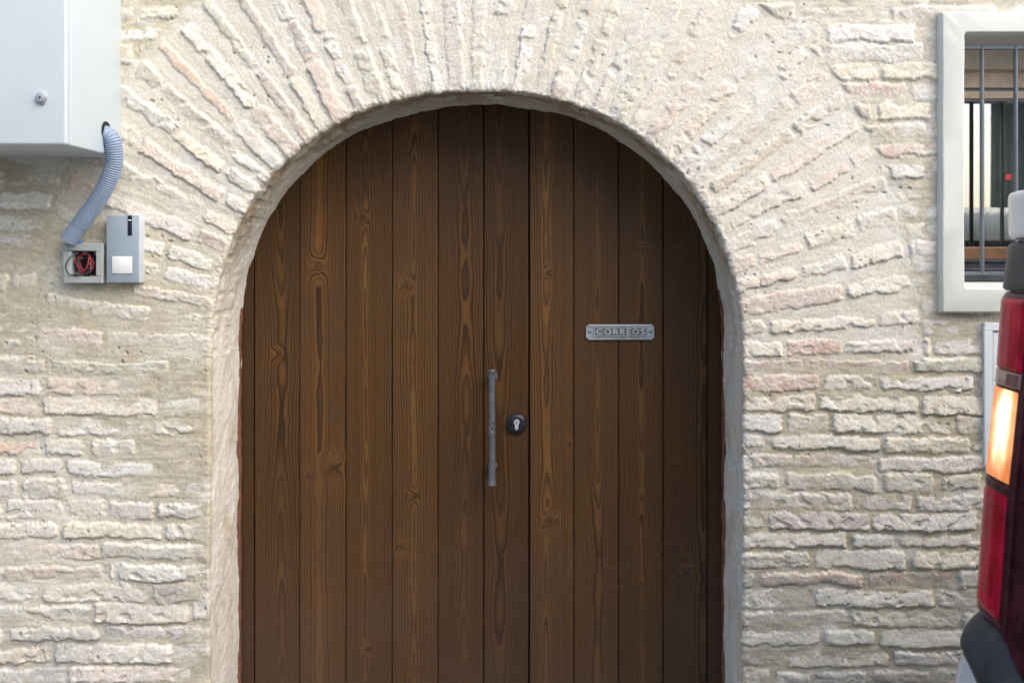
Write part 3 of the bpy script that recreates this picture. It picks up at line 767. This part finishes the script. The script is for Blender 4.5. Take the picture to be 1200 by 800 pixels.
obj("flap_rim", bm, M["alu"], plate)
bm = box(mx0, mx1, DY - 0.0075, DY - 0.0055, mz0, mz1); obj("flap", bm, M["alu_d"], plate)
bm = box(lx0 + nt_ + .001, lx1 - nt_ - .001, DY - 0.0085, DY - 0.0055, lz1 - 0.0045, lz1 - 0.0015, 0.001, 2); obj("hinge_bar", bm, M["alu"], plate)
cu = bpy.data.curves.new("letters", 'FONT'); cu.body = "CORREOS"; cu.size = (mz1 - mz0) * 1.12; cu.extrude = 0.0009; cu.align_x = 'CENTER'; cu.align_y = 'CENTER'
cu.offset = 0.00035; cu.space_character = 1.28
to = bpy.data.objects.new("letters_tmp", cu); COL.objects.link(to); bpy.context.view_layer.update()
tm = bpy.data.meshes.new_from_object(to.evaluated_get(bpy.context.evaluated_depsgraph_get()))
bpy.data.objects.remove(to)
xsz = max(v.co.x for v in tm.vertices) - min(v.co.x for v in tm.vertices)
for v in tm.vertices:
    v.co = Vector(((mx0 + mx1) / 2 + v.co.x * (mx1 - mx0) * 0.94 / xsz, DY - 0.0083 - v.co.z, (mz0 + mz1) / 2 + v.co.y))
lo_ = bpy.data.objects.new("lettering", tm); COL.objects.link(lo_); tm.materials.append(M["steel"])
lo_.parent = plate; bpy.context.view_layer.update(); lo_.matrix_parent_inverse = plate.matrix_world.inverted()
for sx in (lx0 + 0.010, lx1 - 0.010):
    bm = bmesh.new(); cz_ = (lz0 + lz1) / 2 + .001
    add_tube(bm, [(sx, DY - 0.005, cz_), (sx, DY - 0.0075, cz_), (sx, DY - 0.0086, cz_)], [0.0042, 0.0040, 0.002], 16)
    obj("screw", bm, M["alu_d"], plate, smooth=40)

# ------------------------------------------------------------------ electric cabinet on the left
cx1, cz0 = -0.994, 1.739
CB = -0.288
cab = tag(empty("electric_cabinet", (-1.27, 0, cz0)), "large white steel cabinet mounted on the wall above the corrugated conduit", "cabinet")
obj("cabinet_body", box(-1.545, cx1, CB + 0.024, 0.02, cz0, 2.45, 0.004, 3), M["cab"], cab, smooth=30)
cdoor = obj("cabinet_door", box(-1.547, cx1 + 0.001, CB, CB + 0.0205, cz0 - 0.001, 2.452, 0.0065, 4), M["cab"], cab, smooth=30)
lkx, lkz = P(49, 115, CB)
bm = bmesh.new(); add_tube(bm, [(lkx, CB + 0.002, lkz), (lkx, CB - 0.004, lkz), (lkx, CB - 0.0075, lkz), (lkx, CB - 0.009, lkz)], [0.0118, 0.0118, 0.0105, 0.006], 28)
lk = obj("cabinet_lock", bm, M["alu"], cdoor, smooth=40)
bm = bmesh.new(); add_prism_y(bm, [(lkx + 0.002 + 0.0068 * math.cos(a), lkz - 0.0075 + 0.0075 * math.sin(a)) for a in np.linspace(0, 2 * math.pi, 20, endpoint=False)], CB - 0.0045, CB + 0.001, 0.001)
obj("lock_cover", bm, M["alu"], lk)
bm = bmesh.new(); add_prism_y(bm, [(lkx + 0.0035 * math.cos(a), lkz + 0.0035 * math.sin(a)) for a in np.linspace(0, 2 * math.pi, 3, endpoint=False)], CB - 0.0096, CB - 0.0088)
obj("keyhole", bm, M["black"], lk)
bm = bmesh.new(); add_tube(bm, [(cx1 - 0.002, -0.088, 1.792), (cx1 + 0.0025, -0.088, 1.792)], [0.0235, 0.0235], 28); obj("cable_hole", bm, M["black"], cab)

# corrugated conduit
def W(px, py, Y): x, z = P(px, py, Y); return (x, Y, z)
path = [(cx1 - 0.02, -0.088, 1.789), (cx1 + 0.006, -0.088, 1.782), W(133, 171, -0.085), W(133.5, 192, -0.078), W(124, 218, -0.070), W(107, 245, -0.060), W(88, 271, -0.050), W(80.5, 281, -0.046)]
pts = catmull(path, 0.00075)
rad = []
dist = 0.0; Ltot = sum((pts[i + 1] - pts[i]).length for i in range(len(pts) - 1))
for i, pnt in enumerate(pts):
    if i: dist += (pts[i] - pts[i - 1]).length
    ph = math.sin(2 * math.pi * dist / 0.0054)
    amp = 0.0013 if dist < Ltot - 0.045 else 0.0004
    rad.append(0.0196 + amp * math.copysign(abs(ph) ** 0.6, ph))
bm = bmesh.new(); add_tube(bm, pts, rad, 26, caps=False)
dv_ = (pts[-1] - pts[-2]).normalized()
add_tube(bm, [pts[-1], pts[-1] - dv_ * 0.03], [0.0192, 0.0172], 26, caps=False)
cond = obj("corrugated_conduit", bm, M["conduit"], smooth=75)
cond.parent = None
tag(cond, "blue grey corrugated conduit curving from the white cabinet down to the junction box", "conduit")
bm = bmesh.new(); add_tube(bm, [pts[-30] , pts[-1] + dv_ * 0.001], [0.0165, 0.0165], 18); obj("conduit_core", bm, M["wire_brn"], cond)

# open junction box
JY = -0.034
jx0, jz1 = P(73.5, 285, JY); jx1, jz0 = P(120.5, 332, JY)
jb = tag(empty("junction_box", ((jx0 + jx1) / 2, 0, jz0)), "small square open junction box with red and black wires showing, under the conduit", "junction box")
ix0, iz1 = P(83, 294, JY); ix1, iz0 = P(112, 324, JY)
bm = bmesh.new()
for (a, b_, c_, d_) in ((jx0, jx1, iz1, jz1), (jx0, jx1, jz0, iz0), (jx0, ix0, iz0, iz1), (ix1, jx1, iz0, iz1)):
    add_box(bm, a, b_, JY, 0.02, c_, d_)
bmesh.ops.remove_doubles(bm, verts=bm.verts[:], dist=1e-5)
jbox = obj("box_body", bm, M["box"], jb)
md = jbox.modifiers.new("b", 'BEVEL'); md.width = 0.003; md.segments = 3; md.limit_method = 'ANGLE'
obj("back_plate", box(jx0 + .004, jx1 - .004, -0.004, 0.012, jz0 + .004, jz1 - .004), M["box_in"], jb)
rw = random.Random(9)
def wire(seed, mat, n=7, r=0.0015):
    q = random.Random(seed)
    cxw, czw = (ix0 + ix1) / 2, (iz0 + iz1) / 2; hw, hh_ = (ix1 - ix0) / 2 - 0.003, (iz1 - iz0) / 2 - 0.003
    a0 = q.uniform(0, 6.28); P_ = []
    for k in range(n):
        a = a0 + k * q.uniform(0.7, 1.2); f = q.uniform(0.45, 1.0)
        P_.append((cxw + hw * f * math.cos(a), -0.010 - 0.018 * q.random(), czw + hh_ * f * math.sin(a)))
    bm = bmesh.new(); add_tube(bm, catmull(P_, 0.002), r, 8); obj("wire", bm, mat, jb, smooth=True)
for k in range(5): wire(20 + k, M["wire_red"], 7)
for k in range(4): wire(40 + k, M["wire_blk"], 6, 0.0017)
for k in range(2): wire(60 + k, M["wire_brn"], 5, 0.003)
# black loop that hangs out over the rim
bm = bmesh.new(); add_tube(bm, catmull([W(92, 296, -0.03), W(82, 302, -0.043), W(77, 312, -0.044), W(81, 321, -0.043), W(92, 322, -0.040), W(103, 320, -0.03)], 0.002), 0.0015, 8); obj("wire", bm, M["wire_blk"], jb, smooth=True)
bm = bmesh.new(); add_tube(bm, [W(88.5, 279.5, -0.030), W(91, 281.5, -0.028), W(95, 285.5, -0.024)], [0.0050, 0.0055, 0.0055], 14); obj("cable_gland", bm, M["blue_pl"], jb, smooth=40)

# intercom
IY = -0.036
nx0, nz1 = P(124.3, 252, IY); nx1, nz0 = P(162.8, 331.5, IY)
ic = tag(empty("door_intercom", ((nx0 + nx1) / 2, 0, nz0)), "upright grey intercom with a white button and black slot, right of the junction box", "intercom")
obj("casing", box(nx0, nx1 + 0.0015, IY + 0.004, 0.02, nz0, nz1, 0.002, 2), M["inter_side"], ic, smooth=30)
obj("front_cover", box(nx0 + 0.0005, nx1 - 0.0012, IY, IY + 0.006, nz0 + 0.0008, nz1 - 0.0008, 0.0018, 2), M["inter"], ic, smooth=30)
bx0, bz1 = P(131.5, 300.5, IY); bx1, bz0 = P(155, 320.5, IY)
obj("call_button", box(bx0, bx1, IY - 0.0025, IY + 0.002, bz0, bz1, 0.0015, 2), M["white_pl"], ic, smooth=30)
bm = bmesh.new()
for a in np.linspace(0, 1, 1):
    add_box(bm, bx0 - .0018, bx1 + .0018, IY - 0.0006, IY + 0.001, bz0 - .0018, bz1 + .0018)
obj("button_surround", bm, M["grey_mark"], ic)
sx0, sz1 = P(149.8, 252.6, IY); sx1, sz0 = P(154.8, 276, IY)
slot = obj("camera_slot", box(sx0, sx1, IY - 0.0012, IY + 0.001, sz0, sz1, 0.0004, 1), M["black_pl"], ic)
sm = P(0, 258, IY)[1]
obj("slot_lamp", box(sx0 + .001, sx1 - .001, IY - 0.0018, IY - 0.001, sm - 0.0012, sm + 0.0012), M["white_pl"], ic)
tx0, tz = P(148, 329, IY); tx1, _ = P(155, 329, IY)
bm = bmesh.new()
for k in range(7):
    xa = tx0 + (tx1 - tx0) * k / 7; add_box(bm, xa, xa + (tx1 - tx0) / 10, IY - 0.0006, IY + 0.0005, tz - 0.0007, tz + 0.0007)
obj("printed_mark", bm, M["grey_mark"], ic)

# ------------------------------------------------------------------ window on the right
wn_o = tag(empty("barred_window", (P(1230, 0)[0], 0, P(0, 350)[1])), "small barred window with a thick pale rendered surround at the right edge", "window")
FY = -0.026
fx0, fz1 = P(1105.5, 15, FY); fx1, fz0 = P(1372, 365, FY)
ox0, oz1 = P(1131, 38.5, FY); ox1, oz0 = P(1346, 337, FY)
bm = bmesh.new()
GY = 0.20
# surround with a softly rounded opening, running back as the reveal
def ring_loft(bm, loops):
    prev = None
    for (x0, x1, z0, z1, y, rc) in loops:
        pts_ = []
        for (cx_, cz_, a0) in ((x1 - rc, z1 - rc, 0), (x0 + rc, z1 - rc, 90), (x0 + rc, z0 + rc, 180), (x1 - rc, z0 + rc, 270)):
            for a in np.linspace(a0, a0 + 90, 7): pts_.append((cx_ + rc * math.cos(math.radians(a)), y, cz_ + rc * math.sin(math.radians(a))))
        row = [bm.verts.new(p_) for p_ in pts_]
        if prev:
            n = len(row)
            for k in range(n): bm.faces.new((prev[k], prev[(k + 1) % n], row[(k + 1) % n], row[k]))
        prev = row
ring_loft(bm, [(fx0 - .006, fx1 + .006, fz0 - .006, fz1 + .006, 0.03, .004), (fx0 - .004, fx1 + .004, fz0 - .004, fz1 + .004, FY + .010, .003), (fx0, fx1, fz0, fz1, FY + .001, .003), (fx0 + .0025, fx1 - .0025, fz0 + .0025, fz1 - .0025, FY, .004),
               (ox0 - .004, ox1 + .004, oz0 - .004, oz1 + .004, FY, .010), (ox0 - .002, ox1 + .002, oz0 - .002, oz1 + .002, FY + .0015, .008), (ox0, ox1, oz0, oz1, FY + .010, .007), (ox0, ox1, oz0, oz1, GY, .007)])
bmesh.ops.subdivide_edges(bm, edges=[e for e in bm.edges if e.calc_length() > 0.1], cuts=24, use_grid_fill=True)
for v in bm.verts:
    nn = float(pn(np.array([v.co.x * 9 + v.co.y * 5]), np.array([v.co.z * 9]), 150)[0])
    v.co.x += 0.0018 * nn; v.co.z += 0.0016 * float(pn(np.array([v.co.x * 8]), np.array([v.co.z * 8 + v.co.y * 4]), 151)[0]); v.co.y += 0.001 * nn
obj("surround", bm, M["surround"], wn_o, smooth=22)
bm = box(ox0 + .001, ox1 - .001, FY + 0.016, GY, oz0 - .01, oz0 + 0.010, 0.003); obj("sill", bm, M["surround"], wn_o, smooth=40)
BY = 0.030
def zpx(py, Y): return P(0, py, Y)[1]
def xpx(px, Y): return P(px, 0, Y)[0]
zt_, zb_ = zpx(56, BY), zpx(320.5, BY)
obj("top_rail", box(ox0 + .001, ox1 - .001, BY - 0.005, BY + 0.005, zt_ - 0.005, zt_ + 0.005, 0.001, 1), M["bars"], wn_o)
obj("bottom_rail", box(ox0 + .001, ox1 - .001, BY - 0.005, BY + 0.005, zb_ - 0.004, zb_ + 0.005, 0.001, 1), M["bars"], wn_o)
for bpx in (1150.5, 1190, 1229.5, 1269, 1308.5):
    bx = xpx(bpx, BY); bm = bmesh.new(); add_tube(bm, [(bx, BY - .001, zt_ + 0.003), (bx, BY - .001, zb_ - 0.002)], 0.0055, 14); obj("bar", bm, M["bars"], wn_o, smooth=40)
WY = 0.13
X0, X1 = ox0 + .0005, ox1 - .0005
obj("shutter_box", box(X0, X1, WY - 0.01, GY, zpx(82, WY), oz1 - .001, 0.002), M["win_pale"], wn_o)
fr = empty("window_frame", (X0, WY, oz0)); fr.parent = wn_o; bpy.context.view_layer.update(); fr.matrix_parent_inverse = wn_o.matrix_world.inverted()
bm = bmesh.new()
add_box(bm, X0, X1, WY, WY + 0.05, zpx(84, WY), zpx(82.3, WY), .0005, 1)
add_box(bm, X0, X1, WY + 0.004, WY + 0.05, zpx(103, WY), zpx(84.3, WY), .002)
add_box(bm, X0, X1, WY - 0.003, WY + 0.045, zpx(116, WY), zpx(107, WY), .002)
obj("head_rail", bm, M["win_tan"], fr)
bm = box(X0, X1, WY - 0.003, WY + 0.045, zpx(304, WY), zpx(289.5, WY), .002); obj("foot_rail", bm, M["win_wood"], fr)
bm = bmesh.new()
add_box(bm, X0, X1, WY + 0.010, WY + 0.05, zpx(107.3, WY), zpx(103.3, WY))
add_box(bm, X0, X1, WY, WY + 0.04, zpx(119, WY), zpx(116.3, WY), .0008, 1)
add_box(bm, X0, X1, WY - 0.006, WY + 0.04, zpx(307, WY), zpx(304.2, WY), .0008, 1)
add_box(bm, X0, X1, WY + 0.004, WY + 0.04, zpx(313, WY), zpx(307.3, WY), .0008, 1)
add_box(bm, X0, X1, WY - 0.012, WY + 0.04, zpx(317, WY), zpx(313.2, WY), .0012, 1)
add_box(bm, X0, X1, WY - 0.002, WY + 0.04, oz0 + .012, zpx(317.3, WY), .0008, 1)
mx = xpx(1226, WY); add_box(bm, mx - 0.022, mx + 0.022, WY - 0.001, WY + 0.046, zpx(304, WY) + .001, zpx(119, WY) - .001, .002)
obj("rails", bm, M["win_dark"], fr)
bm = box(X0 + .001, X1 - .001, WY + 0.020, WY + 0.024, zpx(290, WY), zpx(118, WY)); obj("pane", bm, M["glass"], fr)
# curtain with folds behind the glass, from the middle of the pane to the right
bm = bmesh.new(); prev = None
c0 = xpx(1159, WY + .05)
for x in np.linspace(c0, X1, 90):
    y = WY + 0.06 + 0.010 * math.sin((x - c0) * 150) + 0.004 * math.sin((x - c0) * 377)
    row = [bm.verts.new((x, y, zpx(320, WY))), bm.verts.new((x, y, zpx(100, WY)))]
    if prev: bm.faces.new((prev[0], prev[1], row[1], row[0]))
    prev = row
ct = obj("curtain", bm, M["curtain"], wn_o, smooth=True)
ct.modifiers.new("s", 'SOLIDIFY').thickness = 0.002
bm = bmesh.new()
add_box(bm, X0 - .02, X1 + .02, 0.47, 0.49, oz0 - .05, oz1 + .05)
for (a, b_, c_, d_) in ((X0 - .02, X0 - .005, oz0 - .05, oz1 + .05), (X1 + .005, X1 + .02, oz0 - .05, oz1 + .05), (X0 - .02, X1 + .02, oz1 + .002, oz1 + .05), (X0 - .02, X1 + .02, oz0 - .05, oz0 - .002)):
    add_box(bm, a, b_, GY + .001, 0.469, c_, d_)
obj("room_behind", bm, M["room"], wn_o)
qx, qz = P(1181.5, 207.5, WY + .02); obj("sticker", box(qx - .0075, qx + .0075, WY + 0.0185, WY + 0.0198, qz - .0075, qz + .0075), M["stick"], wn_o)

# ------------------------------------------------------------------ meter cupboard under the window
mx0_, mz1_ = P(1153.5, 378, -0.012); mx1_, mz0_ = P(1300, 546, -0.012)
mt = tag(empty("meter_cupboard", ((mx0_ + mx1_) / 2, 0, mz0_)), "flat white meter cupboard door in the wall below the barred window", "cupboard")
bm = bmesh.new(); fw = 0.020
for (a, b_, c_, d_) in ((mx0_, mx1_, mz1_ - fw, mz1_), (mx0_, mx1_, mz0_, mz0_ + fw), (mx0_, mx0_ + fw, mz0_ + fw, mz1_ - fw), (mx1_ - fw, mx1_, mz0_ + fw, mz1_ - fw)):
    add_box(bm, a, b_, -0.014, 0.03, c_, d_)
bmesh.ops.remove_doubles(bm, verts=bm.verts[:], dist=1e-5)
mf = obj("cupboard_frame", bm, M["meter"], mt); md = mf.modifiers.new("b", 'BEVEL'); md.width = 0.002; md.segments = 2; md.limit_method = 'ANGLE'
obj("cupboard_door", box(mx0_ + fw + .003, mx1_ - fw - .003, -0.009, 0.02, mz0_ + fw + .003, mz1_ - fw - .003, 0.002), M["meter"], mt)

# ------------------------------------------------------------------ the van parked at the right, rear corner in view
SH = 0.15; VYC = -0.55 - SH
kv = S * (D + VYC) / D
def vx(px): return (px - VX) * kv
def vz(py): return ZC - (py - VY) * kv
for k_ in ("red_lens", "smoke_lens"):
    M[k_].node_tree.nodes["Principled BSDF"].inputs["Specular IOR Level"].default_value = 0.16
M["amber"] = mat_lit()
van = tag(empty("white_van", (2.4, -1.35, -0.12)), "white van with its tall red tail lamp lit, parked close to the wall", "van")
sil_py = np.array([222, 283, 342, 430, 560, 690, 720, 760, 800, 1000]); sil_px = np.array([1184, 1183, 1175.5, 1169.5, 1156, 1147, 1143.5, 1142, 1141, 1141])
def xr(z):                                           # rearmost x of the corner at height z
    return float(np.interp(-z, -np.array([vz(a) for a in sil_py]), [vx(a) for a in sil_px]))
def section(s):
    """plan curve of the rear corner: s from 0 (side of the van, wall side) along the corner to the rear face; returns dx, y"""
    pts_ = [(0.30, -0.487), (0.12, -0.489), (0.055, -0.494), (0.024, -0.508), (0.007, -0.530), (0.000, -0.556), (-0.003, -0.59), (-0.005, -0.645), (-0.006, -0.72), (-0.006, -0.80)]
    q = np.array(pts_); l = np.concatenate([[0], np.cumsum(np.hypot(*np.diff(q, axis=0).T))]); l = l / l[-1]
    return float(np.interp(s, l, q[:, 0])), float(np.interp(s, l, q[:, 1])) - SH
_q = np.array([(0.30, -0.487), (0.12, -0.489), (0.055, -0.494), (0.024, -0.508), (0.007, -0.530), (0.000, -0.556), (-0.003, -0.59), (-0.005, -0.645), (-0.006, -0.72), (-0.006, -0.80)])
_l = np.concatenate([[0], np.cumsum(np.hypot(*np.diff(_q, axis=0).T))]); _tot = _l[-1]; _l = _l / _tot
def s_of_y(y): return float(np.interp(-y, -_q[:, 1], _l))
def corner_panel(name, z_top, z_bot, s0, s1, mat, out=0.0, thick=0.02, parent=None, nz=24, ns_=24, rnd=0.006, xfun=None, s0f=None, s1f=None, zbf=None, bulge=None):
    """a shell that follows the rear corner between two heights and two places along the plan curve"""
    bm = bmesh.new(); outer, inner = [], []
    for i in range(nz):
        row, row2 = [], []
        tz = i / (nz - 1)
        for j in range(ns_):
            ts = j / (ns_ - 1)
            zb = zbf(ts) if zbf else z_bot
            z = z_top + (zb - z_top) * tz
            a = s0f(z) if s0f else s0; b2 = s1f(z) if s1f else s1
            s = a + (b2 - a) * ts
            dx_, y_ = section(s); dx2, y2 = section(min(1, s + .01)); dx1, y1 = section(max(0, s - .01))
            tx_, ty_ = dx2 - dx1, y2 - y1; ln = math.hypot(tx_, ty_); nx_, ny_ = ty_ / ln, -tx_ / ln    # points away from the van
            hgt = abs(zb - z_top); ln_s = max(1e-4, (b2 - a) * _tot)
            ed = min(tz * hgt, (1 - tz) * hgt, ts * ln_s, (1 - ts) * ln_s)
            drop = rnd - math.sqrt(max(0, rnd ** 2 - max(0, rnd - ed) ** 2)) if rnd > 0 else 0
            o_ = out - drop + (bulge(tz) if bulge else 0)
            bx_ = (xfun or xr)(z)
            row.append(bm.verts.new((bx_ + dx_ + nx_ * o_, y_ + ny_ * o_, z)))
            row2.append(bm.verts.new((bx_ + dx_ + nx_ * (out - thick), y_ + ny_ * (out - thick), z)))
        outer.append(row); inner.append(row2)
    for i in range(nz - 1):
        for j in range(ns_ - 1):
            bm.faces.new((outer[i][j], outer[i][j + 1], outer[i + 1][j + 1], outer[i + 1][j]))
            bm.faces.new((inner[i][j], inner[i + 1][j], inner[i + 1][j + 1], inner[i][j + 1]))
    for i in range(nz - 1):
        for j in (0, ns_ - 1): bm.faces.new((outer[i][j], outer[i + 1][j], inner[i + 1][j], inner[i][j]))
    for j in range(ns_ - 1):
        for i in (0, nz - 1): bm.faces.new((outer[i][j], outer[i][j + 1], inner[i][j + 1], inner[i][j]))
    return obj(name, bm, mat, parent or van, smooth=35)

# body shell, its rear leaning like the lamp
bm = bmesh.new()
zs_ = [0.18, 0.30, 0.45, 0.60, 0.80, 1.0, 1.2, 1.4, 1.50, 1.56, 1.60, 1.64, 1.67]
prev = None
for z in zs_:
    up = max(0, (z - 1.50) / 0.17); inn = 0.10 * up ** 2.5
    xb = xr(min(z, 1.6)) + 0.018 + inn; xf = 4.85 - 0.55 * max(0, z - 0.95) ** 0.9 - (0.0 if z < .9 else .1)
    y0, y1 = -2.17 - SH + inn, -0.505 - SH - inn
    rc = 0.07; row = []
    for (cx_, cy_, a0) in ((xf - 0.2, y1 - 0.2, 0), (xb + rc, y1 - rc, 90), (xb + rc, y0 + rc, 180), (xf - 0.2, y0 + 0.2, 270)):
        rq = rc if cx_ < 2 else 0.2
        for a in np.linspace(a0, a0 + 90, 8): row.append(bm.verts.new((cx_ + rq * math.cos(math.radians(a)), cy_ + rq * math.sin(math.radians(a)), z)))
    if prev:
        n = len(row)
        for k in range(n): bm.faces.new((prev[k], prev[(k + 1) % n], row[(k + 1) % n], row[k]))
    else: bm.faces.new(row[::-1])
    prev = row
bm.faces.new(prev)
obj("body", bm, M["van"], van, smooth=40)
sA, sB = s_of_y(-0.495), 0.985
corner_panel("roof_corner", vz(224), vz(281), sA, sB, M["van"], out=0.004, thick=0.03, rnd=0.012, xfun=lambda z: vx(1185.5), nz=30)
corner_panel("pillar_trim", vz(284.5), vz(340.5), sA, sB, M["trim"], out=0.0, thick=0.03, rnd=0.006)
lamp_bot = lambda ts: vz(718) - 0.050 * float(sst(0.50, 0.80, np.array(ts)))
lamp = corner_panel("tail_lamp", vz(342), vz(718), sA, sB, M["smoke_lens"], out=-0.001, thick=0.04, rnd=0.006, nz=60, zbf=lamp_bot)
so = s_of_y(-0.535)
def s_edge(z): return s_of_y(-0.655 + 0.02 * (z - 1.1) * 0.0)
def lens(name, pt, pb, a, b_, mat, out, rnd=0.003, s1f=None): return corner_panel(name, vz(pt), vz(pb), a, b_, mat, out=out, thick=0.006, rnd=rnd, parent=lamp, nz=30, s1f=s1f)
lens("red_lens", 349, 430.5, so, s_of_y(-0.640), M["red_lens"], 0.0022)
lens("clear_lens", 431.5, 449, so, s_of_y(-0.640), M["clear_lens"], 0.0020)
lens("lit_lens", 450, 557, so, s_of_y(-0.638), M["amber"], 0.0030, 0.010)
lens("amber_foot", 558.5, 567, so, s_of_y(-0.638), M["smoke_lens"], 0.0016)
lens("red_lens", 568.5, 706, so, s_of_y(-0.634), M["red_lens"], 0.0022)
lens("lens_rib", 345, 722, s_of_y(-0.658), s_of_y(-0.665), M["smoke_lens"], 0.0020, 0.002)
# bumper: black upper moulding bulging out, white lower part
bump_top = lambda ts: vz(719.5) - 0.052 * float(sst(0.50, 0.80, np.array(ts)))
def bumper(name, top, bot, mat, out_f, parent=van):
    bm = bmesh.new(); nz, ns_ = 28, 40; rows_ = []
    ys_ = None
    for i in range(nz):
        tz = i / (nz - 1); row = []
        for j in range(ns_):
            ts = j / (ns_ - 1); s = 0.0 + ts * 1.0
            dx_, y_ = section(s); dx2, y2 = section(min(1, s + .01)); dx1, y1 = section(max(0, s - .01))
            tx_, ty_ = dx2 - dx1, y2 - y1; ln = math.hypot(tx_, ty_); nx_, ny_ = ty_ / ln, -tx_ / ln
            tl = max(0.0, (ts * _tot - sA * _tot) / ((sB - sA) * _tot))
            z = top(tl) + (bot(tl) - top(tl)) * tz
            o_ = out_f(tz); row.append(bm.verts.new((xr(z) + dx_ + nx_ * o_, y_ + ny_ * o_, z)))
        # carry on straight across the back of the van
        z = row[-1].co.z; o_ = out_f(tz)
        row.append(bm.verts.new((row[-1].co.x - 0.004, -2.05 - SH, z))); row.append(bm.verts.new((row[-2].co.x + 0.06, -2.17 - SH - o_, z))); row.append(bm.verts.new((row[-3].co.x + 0.35, -2.17 - SH - o_, z)))
        rows_.append(row)
    for i in range(nz - 1):
        for j in range(len(rows_[0]) - 1): bm.faces.new((rows_[i][j], rows_[i][j + 1], rows_[i + 1][j + 1], rows_[i + 1][j]))
    o = obj(name, bm, mat, parent, smooth=50)
    return o
mid_b = lambda ts: vz(768) - 0.075 * float(sst(0.25, 0.80, np.array(ts)))
bumper("bumper_moulding", bump_top, mid_b, M["trim"], lambda t: -0.012 + 0.034 * math.sin(min(1, t * 1.25) * math.pi / 2) ** 0.8 - 0.004 * max(0, t - .85) / .15)
bumper("bumper", lambda ts: mid_b(ts) - 0.002, lambda ts: 0.22, M["van"], lambda t: 0.018 + 0.010 * min(1, t * 12) + 0.006 * math.sin(min(1, t * 2.2) * math.pi / 2) - 0.05 * max(0, t - .6) ** 2)
bm = bmesh.new(); xw = xr(1.2) + 0.010
vv = [bm.verts.new(p_) for p_ in ((xr(1.02) + 0.012, -2.1, 1.02), (xr(1.02) + 0.012, -1.02, 1.02), (xr(1.46) + 0.012, -1.06, 1.46), (xr(1.46) + 0.012, -2.06, 1.46))]
bm.faces.new(vv); rwn = obj("rear_window", bm, M["dark_glass"], van); rwn.modifiers.new("s", 'SOLIDIFY').thickness = 0.01
for (wxp, wyp) in ((1.60, -0.77), (1.60, -2.21), (4.12, -0.77), (4.12, -2.21)):
    bm = bmesh.new(); prof_ = [(-0.095, 0.20), (-0.095, 0.29), (-0.075, 0.315), (0.075, 0.315), (0.095, 0.29), (0.095, 0.20)]
    prev = None; first = None
    for k in range(40):
        a = 2 * math.pi * k / 40; row = [bm.verts.new((wxp + r_ * math.cos(a), wyp + y_, 0.195 + r_ * math.sin(a))) for y_, r_ in prof_]
        if prev:
            for j in range(5): bm.faces.new((prev[j], prev[j + 1], row[j + 1], row[j]))
        else: first = row
        prev = row
    for j in range(5): bm.faces.new((prev[j], prev[j + 1], first[j + 1], first[j]))
    wh = obj("wheel", bm, M["tyre"], van, smooth=40)
    bm = bmesh.new(); add_tube(bm, [(wxp, wyp - 0.088, 0.195), (wxp, wyp + 0.088, 0.195)], 0.202, 32); obj("rim", bm, M["rim"], wh, smooth=40)

# ------------------------------------------------------------------ houses across the street (mirrored in the window, and lighting the wall)
def house(name, label, x0, x1, h, mat, wins, yf=-7.2):
    r_ = tag(empty(name, ((x0 + x1) / 2, yf, -0.12)), label, "house")
    obj("house_wall", box(x0, x1, yf - 6, yf, -0.13, h, 0.01), mat, r_)
    bm = bmesh.new()
    a = [(yf + 0.35, h), (yf - 3, h + 1.2), (yf - 6.35, h), (yf - 6.35, h + .12), (yf - 3, h + 1.34), (yf + 0.35, h + .12)]
    va = [bm.verts.new((x0 - .1, y, z)) for y, z in a]; vb_ = [bm.verts.new((x1 + .1, y, z)) for y, z in a]
    bm.faces.new(va); bm.faces.new(vb_[::-1])
    for k in range(6): bm.faces.new((va[k], vb_[k], vb_[(k + 1) % 6], va[(k + 1) % 6]))
    obj("tiled_roof", bm, simple("clay_tiles", (0.36, 0.19, 0.12), 0.85, var=0.3), r_)
    for (wx_, wz_, ww, wh_) in wins:
        f = obj("window", box(wx_ - ww / 2 - .07, wx_ + ww / 2 + .07, yf, yf + .05, wz_ - .07, wz_ + wh_ + .07, .005), M["win_wood"], r_)
        obj("pane", box(wx_ - ww / 2, wx_ + ww / 2, yf + .04, yf + .056, wz_, wz_ + wh_), M["dark_glass"], f)
white_w = simple("white_render", (0.78, 0.76, 0.72), 0.9, var=0.05, scale=3)
dark_w = simple("old_stone", (0.20, 0.19, 0.165), 0.9, var=0.3, scale=6, bstr=.5, bscale=20)
house("white_house", "white rendered house with tiled roof across the street, mirrored in the window", -7, 3.2, 4.6, white_w, [(-4.5, 2.9, .9, 1.2), (-1.5, 2.9, .9, 1.2), (1.6, 2.9, .9, 1.2), (-3, 0, 1.0, 2.1), (1.0, .9, 1.0, 1.2)])
gw = bmesh.new()  # added unseen wall: darkens part of the sky mirrored in the pane
sl = 0.4435
pl = [(4.64, -7.2), (11.0, -7.2), (11.0, -7.55), (4.64 + 0.35 * 0.467, -7.55)]
a_ = [gw.verts.new((x, y, -0.13)) for x, y in pl]; b_ = [gw.verts.new((x, y, 3.4)) for x, y in pl]
gw.faces.new(a_[::-1]); gw.faces.new(b_)
for k in range(4): gw.faces.new((a_[k], a_[(k + 1) % 4], b_[(k + 1) % 4], b_[k]))
tag(obj("reflection_wall", gw, dark_w), "tall dark stone wall added across the street to darken the window reflection", "wall")
bm = bmesh.new()
for (wa, wb) in ((1.16, 2.25), (2.33, 3.3)):
    add_box(bm, wa, wb, -0.51 - SH, -0.499 - SH, 1.10, 1.555, 0.004, 1)
obj("side_window", bm, M["dark_glass"], van)
